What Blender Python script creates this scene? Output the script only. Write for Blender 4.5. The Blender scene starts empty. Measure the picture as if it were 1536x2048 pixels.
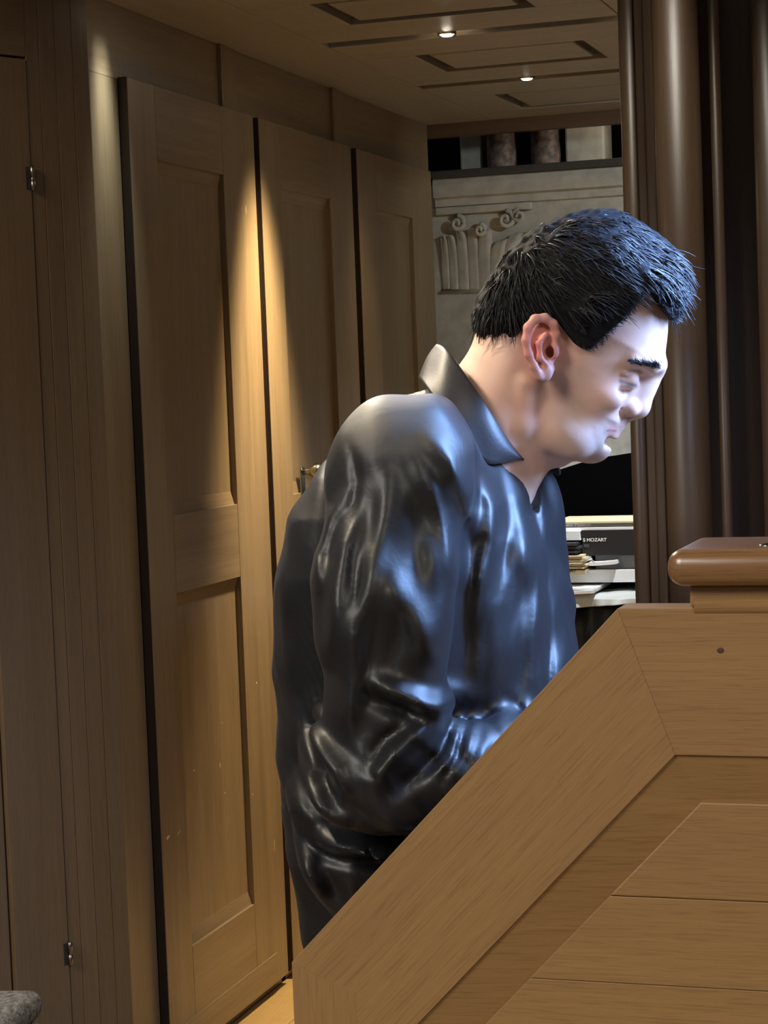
import bpy, bmesh, math, random
import numpy as np
from mathutils import Vector, Matrix
random.seed(7); np.random.seed(7)
SC = bpy.context.scene
COL = SC.collection

# ---------------------------------------------------------------- camera, world, lights, exposure
FOC = 4036.0                                   # focal length in pixels of the 1536x2048 frame
YAW, PITCH, ROLL = math.radians(18.2), math.radians(3.5), math.radians(2.2)
CAM = np.array([0, 0, 1.25])
_f = np.array([-math.sin(YAW)*math.cos(PITCH), math.cos(YAW)*math.cos(PITCH), -math.sin(PITCH)])
_r0 = np.array([math.cos(YAW), math.sin(YAW), 0]); _u0 = np.cross(_r0, _f)
_r = math.cos(ROLL)*_r0 - math.sin(ROLL)*_u0
_u = math.cos(ROLL)*_u0 + math.sin(ROLL)*_r0
cd = bpy.data.cameras.new('camera'); cam = bpy.data.objects.new('camera', cd); COL.objects.link(cam)
cd.sensor_fit = 'VERTICAL'; cd.sensor_height = 24; cd.lens = FOC/2048*24; cd.clip_start = .05
cam.matrix_world = Matrix(((_r[0], _u[0], -_f[0], CAM[0]), (_r[1], _u[1], -_f[1], CAM[1]), (_r[2], _u[2], -_f[2], CAM[2]), (0, 0, 0, 1)))
SC.camera = cam

wd = bpy.data.worlds.new('world'); SC.world = wd; wd.use_nodes = True
wd.node_tree.nodes['Background'].inputs[0].default_value = (1, .95, .88, 1)
wd.node_tree.nodes['Background'].inputs[1].default_value = .085

SC.view_settings.view_transform = 'Standard'; SC.view_settings.look = 'None'
SC.view_settings.exposure = 0.0; SC.view_settings.gamma = 1; SC.view_settings.use_curve_mapping = False

def area(name, loc, target, sx, sy, power, color):
    l = bpy.data.lights.new(name, 'AREA'); l.shape = 'RECTANGLE'; l.size = sx; l.size_y = sy; l.energy = power; l.color = color
    o = bpy.data.objects.new(name, l); COL.objects.link(o); o.location = loc
    o.rotation_euler = (Vector(target)-Vector(loc)).to_track_quat('-Z', 'Y').to_euler()
    return o
# daylight and chandeliers of the open nave behind the photographer
area('nave_light', (-2.7, -2.2, 3.8), (-.6, 2.4, 1.0), 1.6, 1.6, 165, (1, .94, .86))
area('nave_window', (2.2, -1.3, 3.7), (-1.0, 2.6, .4), 1.4, 1.6, 55, (1, .92, .80))
WARM = (1, .79, .50); NEUT = (1, .93, .80); PALE = (1, .86, .62)
# the ceiling spots: x, y, power, colour, half built in their own builder below
SPOTS = [(-1.12, 1.97, 40, (1, .86, .64), 'n'), (-1.12, 2.625, 80, (1, .87, .68), 'n'), (-1.42, 3.255, 9, (.86, .97, 1), 'y'), (-1.12, 3.925, 190, WARM, 'x'), (-1.12, 4.583, 6, WARM, 'x'),
         (-.46, 3.28, 5, NEUT, 'x'), (-.46, 2.625, 7, NEUT, 'x'), (-.66, 4.583, 115, (.94, .97, 1), 'b'), (-.40, 4.583, 14, (.90, .97, 1), 'c'), (-.72, 3.925, 110, (1, .84, .56), 'f')]  # kind c is an unseen spot added to brighten the stone wall
DESK_POWER, DESK_COL = 7.5, (.28, .49, 1)

# ---------------------------------------------------------------- helpers
def ray(x, y): return _f + _r*(x-768)/FOC + _u*(1024-y)/FOC
def onp(x, y, n, d):
    v = ray(x, y); n = np.array(n, float); return CAM + v*((d-CAM@n)/(v@n))
def PX(x, y, v): return onp(x, y, (1, 0, 0), v)
def PY(x, y, v): return onp(x, y, (0, 1, 0), v)
def PZ(x, y, v): return onp(x, y, (0, 0, 1), v)

def tag(o, label=None, cat=None, group=None, kind=None):
    if label: o['label'] = label
    if cat: o['category'] = cat
    if group: o['group'] = group
    if kind: o['kind'] = kind
    return o
def empty(name, loc, rz=0, **k):
    o = bpy.data.objects.new(name, None); COL.objects.link(o); o.empty_display_size = .1
    o.matrix_basis = Matrix.Translation(Vector(loc)) @ Matrix.Rotation(rz, 4, 'Z')
    return tag(o, **k)
WM = {}
def world_of(o):
    m = o.matrix_basis.copy(); p = o.parent
    while p: m = p.matrix_basis @ m; p = p.parent
    return m
def link(name, me, mat, parent=None, M=None, smooth=False):
    o = bpy.data.objects.new(name, me); COL.objects.link(o)
    if mat: me.materials.append(mat)
    M = M or Matrix.Identity(4)
    if parent:
        o.parent = parent; o.matrix_basis = world_of(parent).inverted() @ M
    else: o.matrix_basis = M
    if smooth: me.polygons.foreach_set('use_smooth', [True]*len(me.polygons))
    return o
def bm_obj(name, bm, mat, parent=None, M=None, smooth=False):
    bmesh.ops.recalc_face_normals(bm, faces=bm.faces)
    me = bpy.data.meshes.new(name); bm.to_mesh(me); bm.free()
    return link(name, me, mat, parent, M, smooth)
def bevel(bm, w, seg=2, edges=None):
    if w > 0: bmesh.ops.bevel(bm, geom=list(edges or bm.edges), offset=w, segments=seg, profile=.5, affect='EDGES', clamp_overlap=True)
def box(name, lo, hi, mat, parent=None, bev=.0015, seg=2, **k):
    """axis aligned box, its own origin in its centre; mat may be a wood family (grain along the longest side)"""
    lo = np.array(lo, float); hi = np.array(hi, float); lo, hi = np.minimum(lo, hi), np.maximum(lo, hi)
    s = hi-lo; c = (lo+hi)/2
    bm = bmesh.new(); bmesh.ops.create_cube(bm, size=1)
    bmesh.ops.scale(bm, vec=s, verts=bm.verts); bevel(bm, min(bev, s.min()*.4), seg)
    if isinstance(mat, dict): mat = mat['xyz'[int(np.argmax(s))]]
    o = bm_obj(name, bm, mat, parent, Matrix.Translation(Vector(c)), smooth=False)
    return tag(o, **k)
def prism(name, pts, depth, mat, parent=None, origin=(0, 0, 0), U=(1, 0, 0), V=(0, 0, 1), grain='u', bev=.0015, seg=2, **k):
    """polygon pts (in U,V from origin) pushed `depth` along -(UxV); local x runs along grain"""
    U = Vector(U).normalized(); V = Vector(V).normalized(); N = U.cross(V)
    pts = [Vector((p[0], p[1], 0)) for p in pts]
    c = sum(pts, Vector())/len(pts)
    ang = grain if not isinstance(grain, str) else {'u': 0, 'v': math.pi/2}[grain]
    R = Matrix.Rotation(-ang, 3, 'Z')
    bm = bmesh.new()
    a = [bm.verts.new(R @ (p-c)) for p in pts]
    b = [bm.verts.new((R @ (p-c)) + Vector((0, 0, -depth))) for p in pts]
    n = len(a); bm.faces.new(a); bm.faces.new(b[::-1])
    for i in range(n): bm.faces.new((a[i], b[i], b[(i+1) % n], a[(i+1) % n]))
    bevel(bm, bev, seg)
    lx = U*math.cos(ang)+V*math.sin(ang); ly = -U*math.sin(ang)+V*math.cos(ang)
    M = Matrix((lx, ly, N)).transposed().to_4x4(); M.translation = Vector(origin)+U*c.x+V*c.y
    if isinstance(mat, dict): mat = mat['x']
    return tag(bm_obj(name, bm, mat, parent, M), **k)
def lathe(bm, prof, n=24, M=None, cap=True):
    rings = []
    for r, z in prof:
        rings.append([bm.verts.new((r*math.cos(2*math.pi*i/n), r*math.sin(2*math.pi*i/n), z)) for i in range(n)])
    for a, b in zip(rings, rings[1:]):
        for i in range(n): bm.faces.new((a[i], a[(i+1) % n], b[(i+1) % n], b[i]))
    if cap:
        bm.faces.new(rings[0][::-1]); bm.faces.new(rings[-1])
    if M is not None: bmesh.ops.transform(bm, matrix=M, verts=[v for r in rings for v in r])
def tube(bm, pts, rad, n=8, cap=True):
    pts = [Vector(p) for p in pts]; rad = rad if isinstance(rad, (list, tuple)) else [rad]*len(pts)
    rings = []; up = Vector((0.13, .21, 1)).normalized()
    for i, p in enumerate(pts):
        t = (pts[min(i+1, len(pts)-1)]-pts[max(i-1, 0)]).normalized()
        a = t.cross(up)
        if a.length < .05: a = t.cross(Vector((1, 0, 0)))
        a.normalize(); b = t.cross(a)
        rings.append([bm.verts.new(p+(a*math.cos(2*math.pi*k/n)+b*math.sin(2*math.pi*k/n))*rad[i]) for k in range(n)])
    for r, s in zip(rings, rings[1:]):
        for i in range(n): bm.faces.new((r[i], r[(i+1) % n], s[(i+1) % n], s[i]))
    if cap: bm.faces.new(rings[0][::-1]); bm.faces.new(rings[-1])

# ---------------------------------------------------------------- materials
def newmat(name):
    m = bpy.data.materials.new(name); m.use_nodes = True
    nt = m.node_tree; return m, nt, nt.nodes['Principled BSDF']
def N(nt, t, **k):
    n = nt.nodes.new(t)
    for a, b in k.items():
        if a.startswith('i_'): n.inputs[int(a[2:]) if a[2:].isdigit() else a[2:]].default_value = b
        else: setattr(n, a, b)
    return n
def plain(name, col, rough=.5, metal=0, spec=.5, bump=0, bscale=80, var=0):
    m, nt, p = newmat(name)
    p.inputs['Base Color'].default_value = (*col, 1); p.inputs['Roughness'].default_value = rough
    p.inputs['Metallic'].default_value = metal; p.inputs['Specular IOR Level'].default_value = spec
    if bump or var:
        tc = N(nt, 'ShaderNodeTexCoord'); no = N(nt, 'ShaderNodeTexNoise'); no.inputs['Scale'].default_value = bscale; no.inputs['Detail'].default_value = 5
        nt.links.new(tc.outputs['Object'], no.inputs['Vector'])
        if bump:
            b = N(nt, 'ShaderNodeBump'); b.inputs['Strength'].default_value = bump; b.inputs['Distance'].default_value = .004
            nt.links.new(no.outputs['Fac'], b.inputs['Height']); nt.links.new(b.outputs['Normal'], p.inputs['Normal'])
        if var:
            cr = N(nt, 'ShaderNodeValToRGB'); cr.color_ramp.elements[0].position = .3; cr.color_ramp.elements[1].position = .7
            cr.color_ramp.elements[0].color = (*[c*(1-var) for c in col], 1); cr.color_ramp.elements[1].color = (*[min(1, c*(1+var)) for c in col], 1)
            nt.links.new(no.outputs['Fac'], cr.inputs['Fac']); nt.links.new(cr.outputs['Color'], p.inputs['Base Color'])
    return m
def wood(name, light, dark, rough=.42, pore=.35, fine=1.0, coat=.15, bands=1.0):
    """oak: broad bands, streaks and short dark pores along the local grain axis; returns one material per axis"""
    out = {}
    for ax in 'xyz':
        m, nt, p = newmat(name+'_'+ax)
        tc = N(nt, 'ShaderNodeTexCoord'); oi = N(nt, 'ShaderNodeObjectInfo')
        add = N(nt, 'ShaderNodeVectorMath', operation='MULTIPLY_ADD')
        cmb = N(nt, 'ShaderNodeCombineXYZ')
        for i in range(3): nt.links.new(oi.outputs['Random'], cmb.inputs[i])
        nt.links.new(cmb.outputs[0], add.inputs[0]); add.inputs[1].default_value = (7.3, 11.1, 5.7)
        nt.links.new(tc.outputs['Object'], add.inputs[2])
        def noise(sl, sc_, det, dist=0):
            mp = N(nt, 'ShaderNodeMapping'); s = [sc_]*3; s['xyz'.index(ax)] = sl
            mp.inputs['Scale'].default_value = s; nt.links.new(add.outputs[0], mp.inputs['Vector'])
            n = N(nt, 'ShaderNodeTexNoise'); n.inputs['Scale'].default_value = 1; n.inputs['Detail'].default_value = det
            n.inputs['Distortion'].default_value = dist; nt.links.new(mp.outputs[0], n.inputs['Vector']); return n
        a = noise(1.2, 22*bands, 4, .6); b = noise(5, 170*fine, 3); c = noise(28, 620*fine, 2)
        r1 = N(nt, 'ShaderNodeValToRGB'); r1.color_ramp.elements[0].position = .33; r1.color_ramp.elements[1].position = .68
        r1.color_ramp.elements[0].color = (*dark, 1); r1.color_ramp.elements[1].color = (*light, 1)
        mx = N(nt, 'ShaderNodeMath', operation='MULTIPLY_ADD'); mx.inputs[1].default_value = .45
        mm = N(nt, 'ShaderNodeMath', operation='MULTIPLY'); mm.inputs[1].default_value = .55
        nt.links.new(a.outputs['Fac'], mm.inputs[0]); nt.links.new(b.outputs['Fac'], mx.inputs[0]); nt.links.new(mm.outputs[0], mx.inputs[2])
        nt.links.new(mx.outputs[0], r1.inputs['Fac'])
        r2 = N(nt, 'ShaderNodeValToRGB'); r2.color_ramp.elements[0].position = .36; r2.color_ramp.elements[1].position = .47
        r2.color_ramp.elements[0].color = (1-pore, 1-pore, 1-pore, 1); r2.color_ramp.elements[1].color = (1, 1, 1, 1)
        nt.links.new(c.outputs['Fac'], r2.inputs['Fac'])
        mul = N(nt, 'ShaderNodeMix', data_type='RGBA', blend_type='MULTIPLY'); mul.inputs[0].default_value = 1
        nt.links.new(r1.outputs['Color'], mul.inputs[6]); nt.links.new(r2.outputs['Color'], mul.inputs[7])
        nt.links.new(mul.outputs[2], p.inputs['Base Color'])
        p.inputs['Roughness'].default_value = rough
        p.inputs['Coat Weight'].default_value = coat; p.inputs['Coat Roughness'].default_value = .28
        bp = N(nt, 'ShaderNodeBump'); bp.inputs['Strength'].default_value = .12; bp.inputs['Distance'].default_value = .001
        nt.links.new(c.outputs['Fac'], bp.inputs['Height']); nt.links.new(bp.outputs['Normal'], p.inputs['Normal'])
        out[ax] = m
    return out
W_DOOR = wood('casework_oak', (.275, .196, .105), (.19, .131, .068), rough=.40, pore=.12, bands=1.0)
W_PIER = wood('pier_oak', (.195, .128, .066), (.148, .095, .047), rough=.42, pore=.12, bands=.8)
W_CEIL = wood('ceiling_oak', (.36, .32, .26), (.29, .255, .20), rough=.5, pore=.12)
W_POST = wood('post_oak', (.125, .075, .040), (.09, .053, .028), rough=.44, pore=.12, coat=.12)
W_CONS = wood('console_oak', (.33, .187, .070), (.275, .15, .055), rough=.5, pore=.16, fine=1.3, bands=.7)
W_CAP = wood('cap_oak', (.29, .15, .060), (.22, .11, .043), rough=.28, pore=.2, coat=.6)
W_FLOOR = wood('floor_oak', (.52, .34, .13), (.43, .27, .10), rough=.35, pore=.15)
W_EDGE = wood('dark_edge_oak', (.042, .026, .017), (.030, .018, .012), rough=.5, pore=.2)
W_BENCH = wood('bench_mahogany', (.05, .016, .010), (.03, .010, .007), rough=.4, pore=.2)
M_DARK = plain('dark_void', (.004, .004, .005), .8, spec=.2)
M_STONE = plain('stone', (.50, .485, .42), .85, spec=.2, bump=.35, bscale=26, var=.16)
M_MOTTLE = plain('mottled_stone', (.22, .16, .13), .6, bump=.4, bscale=42, var=.75)
M_METAL = plain('hinge_metal', (.30, .26, .2), .3, metal=1)
M_KNOB = plain('knob_metal', (.42, .44, .42), .22, metal=1)
M_GROOVE = plain('groove_dark_slot_shade', (.05, .032, .018), .7)  # dark brown for the grooves, painted shade for the slots

# ---------------------------------------------------------------- the setting
XW = -1.542            # front plane of the doors
XF = -1.560            # wall frame behind them
ZC = 1.95
floor = tag(box('floor', (-2.6, -.6, -.06), (2.0, 6.2, -.012), plain('subfloor', (.2, .13, .06), .7), bev=0), kind='structure')
x = -1.56; i = 0
while x < .6:
    w = .115
    o = box('plank', (x, .6, -.012), (x+w-.0015, 5.6, 0), W_FLOOR, floor, .001, 1); x += w

wall = tag(box('wall_left', (-1.70, 3.19, 0), (-1.575, 5.24, ZC), W_DOOR['z'], bev=0), kind='structure')
def wpiece(n, y0, y1, z0, z1, xf=XF, mat=W_DOOR): return box(n, (-1.578, y0, z0), (xf, y1, z1), mat, wall, .0012)
for y0, y1 in ((3.19, 3.318), (3.926, 3.953), (4.546, 4.583), (5.202, 5.24)): wpiece('stile', y0, y1, .0, 1.818)
wpiece('rail', 3.19, 5.24, 1.818, ZC)
wpiece('rail', 3.318, 5.24, 0, .012)
for yc in (3.787, 4.457): wpiece('stile', yc, yc+.038, 1.819, ZC, XF+.009); wpiece('stile', yc+.039, yc+.088, 1.819, ZC, XF+.004)

def recessed_panel(parent, y0, y1, z0, z1, deep=.0125, sl=.026):
    """a panel set back in its frame, with sloping moulding strips round it"""
    box('panel', (XW-deep-.006, y0, z0), (XW-deep, y1, z1), W_DOOR['z'], parent, 0)
    e = deep-.004
    for nm, pts, g in (('moulding', [(y0, z0), (y1, z0), (y1-.006, z0+sl), (y0+.006, z0+sl)], 'y'), ('moulding', [(y0, z1), (y0+.006, z1-sl), (y1-.006, z1-sl), (y1, z1)], 'y')):
        bm = bmesh.new(); yc = sum(p[0] for p in pts)/4; zc = sum(p[1] for p in pts)/4
        vs = []
        for (yy, zz) in pts:
            edge = yy in (y0, y1) or zz in (z0, z1)
            inner = abs(zz-z0-sl) < 1e-6 or abs(zz-z1+sl) < 1e-6
            vs.append(bm.verts.new((0 if inner else deep*.45, yy-yc, zz-zc)))
        bk = [bm.verts.new((-.003, v.co.y, v.co.z)) for v in vs]
        bm.faces.new(vs); bm.faces.new(bk[::-1])
        for i in range(4): bm.faces.new((vs[i], bk[i], bk[(i+1) % 4], vs[(i+1) % 4]))
        bm_obj(nm, bm, W_DOOR[g], parent, Matrix.Translation((XW-deep+.0005, yc, zc)))
def casework_door(name, y0, y1, pl, pr):
    d = empty(name, (XW, y0, 0), kind='structure')
    z0, z1 = .022, 1.822
    for a, b in ((y0, pl), (pr, y1)): box('stile', (XF+.0005, a, z0), (XW, b, z1), W_DOOR, d, .0015)
    box('edge_strip', (XF+.0005, y0-.0014, z0), (XW-.0006, y0-.0001, z1), W_EDGE, d, .0004)
    for a, b in ((z0, .215), (.883, 1.030), (1.686, z1)): box('rail', (XF+.0005, pl+.0006, a), (XW-.0002, pr-.0006, b), W_DOOR['y'], d, .0012)
    recessed_panel(d, pl, pr, .215, .883); recessed_panel(d, pl, pr, 1.030, 1.686)
    return d
d2 = casework_door('door_2', 3.320, 3.924, 3.436, 3.752)
d3 = casework_door('door_3', 3.955, 4.544, 4.070, 4.385)
d4 = casework_door('door_4', 4.585, 5.200, 4.728, 5.020)
box('base_rail', (XW-.002, 3.33, .024), (XW+.002, 3.86, .085), W_DOOR, d2, .001)
# pull knob of the middle door
k = bm_ = bmesh.new(); lathe(bm_, [(.008, 0), (.007, .014), (.011, .022), (.0175, .031), (.0185, .037), (.0165, .044), (.009, .048), (.003, .049)], 24)
kn = bm_obj('handle', bm_, M_KNOB, d3, Matrix.Translation((XW, 4.128, 1.076)) @ Matrix.Rotation(math.pi/2, 4, 'Y'), True)
bm_ = bmesh.new(); bmesh.ops.create_cube(bm_, size=1); bmesh.ops.scale(bm_, vec=(.004, .024, .062), verts=bm_.verts); bevel(bm_, .0015)
bm_obj('handle_plate', bm_, M_KNOB, d3, Matrix.Translation((XW+.001, 4.128, 1.056)))
# pale chips and scratches in the varnish of the nearest door
M_CHIP = plain('chipped_varnish', (.62, .48, .26), .6)
for (cx, cy, w, h, rot) in ((492, 420, .004, .022, .1), (440, 1531, .004, .012, 0), (450, 1586, .004, .004, 0), (505, 1589, .004, .005, 0), (513, 1366, .006, .005, .4),
                            (549, 1690, .003, .030, 0), (336, 1675, .018, .007, .2), (358, 1665, .022, .003, .35), (388, 1541, .008, .003, .4), (444, 1446, .004, .004, 0)):
    onpan = 345 < cx < 452 and cy > 1200 and cx > 380
    P = PX(cx, cy, XW-.0125 if onpan else XW)
    bm = bmesh.new(); bmesh.ops.create_icosphere(bm, subdivisions=1, radius=.5); bmesh.ops.scale(bm, vec=(.0012, w, h), verts=bm.verts)
    bmesh.ops.rotate(bm, matrix=Matrix.Rotation(rot, 3, 'X'), verts=bm.verts)
    bm_obj('paint_chip', bm, M_CHIP, d2, Matrix.Translation(Vector(P)))

# angled pier at the left with its hinged cupboard leaf
PA = math.radians(26.3); PE = Vector((-1.55, 3.185, 0)); PU = Vector((math.sin(PA), math.cos(PA), 0)); 
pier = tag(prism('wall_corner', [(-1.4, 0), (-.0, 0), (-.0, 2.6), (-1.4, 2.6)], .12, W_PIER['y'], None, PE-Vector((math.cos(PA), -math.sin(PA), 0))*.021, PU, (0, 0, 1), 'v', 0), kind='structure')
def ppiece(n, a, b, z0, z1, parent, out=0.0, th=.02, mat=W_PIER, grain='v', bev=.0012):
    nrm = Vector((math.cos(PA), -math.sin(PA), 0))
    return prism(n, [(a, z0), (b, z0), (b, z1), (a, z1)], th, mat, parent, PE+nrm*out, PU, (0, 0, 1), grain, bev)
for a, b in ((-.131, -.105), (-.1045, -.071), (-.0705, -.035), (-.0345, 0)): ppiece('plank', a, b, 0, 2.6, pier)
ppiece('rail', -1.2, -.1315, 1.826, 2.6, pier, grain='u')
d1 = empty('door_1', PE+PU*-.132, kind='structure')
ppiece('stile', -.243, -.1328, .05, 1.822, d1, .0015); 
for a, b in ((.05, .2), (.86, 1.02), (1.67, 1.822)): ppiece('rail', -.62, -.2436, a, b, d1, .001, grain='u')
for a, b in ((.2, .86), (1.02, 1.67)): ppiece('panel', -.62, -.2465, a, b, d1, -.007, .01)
for zc in (1.624, .303):
    bm = bmesh.new(); lathe(bm, [(.002, -.021), (.0042, -.019), (.0042, -.0035), (.0036, -.003), (.0036, .003), (.0042, .0035), (.0042, .019), (.002, .021)], 10)
    nrm = Vector((math.cos(PA), -math.sin(PA), 0)); P = PE+PU*-.1325+nrm*.005; P.z = zc
    h = bm_obj('hinge', bm, M_METAL, d1, Matrix.Translation(P), True)
    bm = bmesh.new(); bmesh.ops.create_cube(bm, size=1); bmesh.ops.scale(bm, vec=(.010, .0012, .038), verts=bm.verts)
    bm_obj('hinge_leaf', bm, plain('hinge_dark', (.03, .025, .02), .5), h, Matrix.Translation(P+PU*-.006-nrm*.0035) @ Matrix.Rotation(math.pi/2-PA, 4, 'Z'))

# coffered ceiling
ceil = tag(box('ceiling', (-1.70, 1.36, ZC+.03), (1.2, 5.24, ZC+.06), W_CEIL['x'], bev=0), kind='structure')
box('border_board', (-1.575, 1.36, ZC), (-1.380, 5.24, ZC+.03), W_CEIL, ceil, .001)
rows = [(1.37, 1.94), (2.0, 2.595), (2.655, 3.250), (3.310, 3.896), (3.954, 4.556), (4.610, 5.236)]
cols = [(-1.379, -.766), (-.764, -.15), (-.148, .47), (.472, 1.1)]
for (y0, y1) in rows:
    for (x0, x1) in cols:
        mx_, my = .124, .165
        fx0, fx1, fy0, fy1 = x0+mx_, x1-mx_, y0+my+.02, y1-my
        if y0 > 4.5: fy1 = fy0+.29
        box('board', (x0, y0, ZC), (x1, fy0, ZC+.03), W_CEIL['x'], ceil, .0012); box('board', (x0, fy1, ZC), (x1, y1, ZC+.03), W_CEIL['x'], ceil, .0012)
        box('board', (x0, fy0+.0005, ZC), (fx0, fy1-.0005, ZC+.03), W_CEIL['y'], ceil, .0012); box('board', (fx1, fy0+.0005, ZC), (x1, fy1-.0005, ZC+.03), W_CEIL['y'], ceil, .0012)
        g = .026
        box('panel', (fx0+g, fy0+g, ZC+.002), (fx1-g, fy1-g, ZC+.03), W_CEIL['x'], ceil, .003)
        box('groove', (fx0+.0005, fy0+.0005, ZC+.013), (fx1-.0005, fy1-.0005, ZC+.0135), M_GROOVE, ceil, 0)
for a, b in zip(rows, rows[1:]): box('slot_shade', (-1.379, a[1]+.0005, ZC+.0285), (1.1, b[0]-.0005, ZC+.0295), M_GROOVE, ceil, 0)  # shade inside the slots, put in as dark strips
box('fascia', (-1.70, 5.24, ZC-.035), (1.2, 5.27, ZC+.06), W_POST['x'], ceil, .001)
box('ceiling_edge', (-1.70, 1.33, ZC-.0), (1.2, 1.36, ZC+.25), W_CEIL['x'], ceil, .001)

# back wall: stone with cornice and carved capital, seen past the end of the doors
YB = 5.34
back = tag(box('wall_back', (-1.9, YB, 0), (1.2, YB+.12, 1.80), M_STONE, bev=.004), kind='structure')
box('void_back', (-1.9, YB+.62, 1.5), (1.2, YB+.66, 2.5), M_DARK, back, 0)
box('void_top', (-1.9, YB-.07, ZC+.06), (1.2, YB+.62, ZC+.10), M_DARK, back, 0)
bm = bmesh.new()      # moulded cornice running along x
prof = [(0, 1.735), (-.012, 1.738), (-.014, 1.757), (-.030, 1.762), (-.034, 1.795), (-.030, 1.812), (.0, 1.814)]
for a, b in zip(prof, prof[1:]):
    q = [bm.verts.new(v) for v in ((-1.57, a[0], a[1]), (-.5, a[0], a[1]), (-.5, b[0], b[1]), (-1.57, b[0], b[1]))]; bm.faces.new(q)
bmesh.ops.remove_doubles(bm, verts=bm.verts, dist=1e-5); bmesh.ops.holes_fill(bm, edges=bm.edges)
bm_obj('cornice', bm, M_STONE, back, Matrix.Translation((0, YB-.001, 0)))
box('ledge', (-1.57, YB-.05, 1.812), (-.5, YB+.3, 1.832), plain('ledge_stone_dark', (.06, .055, .05), .8, bump=.2), back, .003)
def spiral(c, r, turns, sgn, rad):
    pts = []; n = int(26*turns)
    for i in range(n+1):
        t = i/n; rr = r*(1-.78*t); a = math.pi/2+sgn*2*math.pi*turns*t
        pts.append((c[0]+rr*math.cos(a), YB-.014-.012*t, c[1]+rr*math.sin(a)))
    return pts
for (cx, cz, r, s) in ((-1.508, 1.690, .021, -1), (-1.372, 1.692, .024, -1), (-1.335, 1.700, .018, 1), (-1.445, 1.668, .016, -1)):
    bm = bmesh.new(); p = spiral((cx, cz), r, 1.35, s, .006); tube(bm, p, [.0075-.003*i/len(p) for i in range(len(p))], 8)
    bm_obj('volute', bm, M_STONE, back, smooth=True)
    bm = bmesh.new(); bmesh.ops.create_uvsphere(bm, u_segments=12, v_segments=8, radius=r*.42); bm_obj('volute_eye', bm, M_STONE, back, Matrix.Translation((cx, YB-.012, cz)), True)
def leaf(x0, z0, x1, z1, bend, w):
    bm = bmesh.new(); n = 12; L_ = []; 
    for i in range(n+1):
        t = i/n; xx = x0+(x1-x0)*t*t*t; zz = z0+(z1-z0)*math.sin(t*math.pi/2*1.0); out = .006+.018*t**2
        ww = w*(.55+.7*math.sin(math.pi*min(1, .25+.7*t)))*.5
        L_.append([bm.verts.new((xx-ww, YB-.001, zz)), bm.verts.new((xx-ww*.75, YB-out*.8, zz)), bm.verts.new((xx-ww*.2, YB-out*.45, zz)), bm.verts.new((xx+ww*.2, YB-out*.9, zz)), bm.verts.new((xx+ww*.75, YB-out*.7, zz)), bm.verts.new((xx+ww, YB-.001, zz))])
    for a, b in zip(L_, L_[1:]):
        for i in range(5): bm.faces.new((a[i], a[i+1], b[i+1], b[i]))
    bm_obj('acanthus_leaf', bm, M_STONE, back, smooth=True)
for q in ((-1.55, 1.515, -1.552, 1.66, 0, .022), (-1.527, 1.513, -1.535, 1.66, 0, .024), (-1.500, 1.511, -1.505, 1.668, 0, .030), (-1.470, 1.509, -1.470, 1.675, 0, .030),
          (-1.440, 1.507, -1.425, 1.668, 0, .036), (-1.405, 1.505, -1.375, 1.640, 0, .040), (-1.365, 1.505, -1.335, 1.655, 0, .04), (-1.32, 1.505, -1.29, 1.66, 0, .04)):
    leaf(*q)
bm = bmesh.new(); tube(bm, [(-1.565, YB-.002, 1.508), (-1.2, YB-.002, 1.498)], .006, 8); bm_obj('capital_moulding', bm, M_STONE, back, smooth=True)
box('abacus', (-1.57, YB-.018, 1.716), (-1.30, YB, 1.736), M_STONE, back, .004)

_l = bpy.data.lights.new('ledge_lamp', 'POINT'); _l.energy = .9; _l.color = (1, .86, .68); _l.shadow_soft_size = .03
_o = bpy.data.objects.new('ledge_lamp', _l); COL.objects.link(_o); _o.location = (-1.0, 5.36, 1.965)     # unseen fill light added behind the fascia for the columns
def baluster(x0, x1, zlow, label):
    bm = bmesh.new(); r = (x1-x0)/2
    lathe(bm, [(r*.62, 0), (r*.86, .006), (r*.97, .018), (r, .04), (r*.98, .09), (r*1.0, .20)], 24)
    o = bm_obj('stone_column', bm, M_MOTTLE, None, Matrix.Translation(((x0+x1)/2, YB+.20, zlow)), True)
    return tag(o, label, 'column')
baluster(-1.475, -1.392, 1.832, 'short mottled pink stone column on the dark ledge, left of the pair under the ceiling')
baluster(-1.348, -1.263, 1.832, 'short mottled pink stone column on the dark ledge, right of the pair under the ceiling')
tag(box('stone_block', (-1.245, YB+.17, 1.832), (-1.135, YB+.28, 1.98), M_STONE, None, .006), 'rough grey stone block on the dark ledge right of the two mottled columns', 'stone block')
tag(box('stone_slab', (-1.555, YB+.20, 1.832), (-1.492, YB+.26, 1.98), M_STONE, None, .005), 'thin plain grey stone slab on the dark ledge left of the mottled columns', 'stone slab')

# casework to the right behind the post
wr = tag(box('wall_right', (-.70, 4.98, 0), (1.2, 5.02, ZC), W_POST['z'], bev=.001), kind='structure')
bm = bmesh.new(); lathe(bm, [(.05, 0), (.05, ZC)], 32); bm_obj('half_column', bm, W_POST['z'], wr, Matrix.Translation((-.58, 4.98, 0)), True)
box('stile', (-.50, 4.955, 0), (-.42, 4.98, ZC), W_POST, wr)

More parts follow.
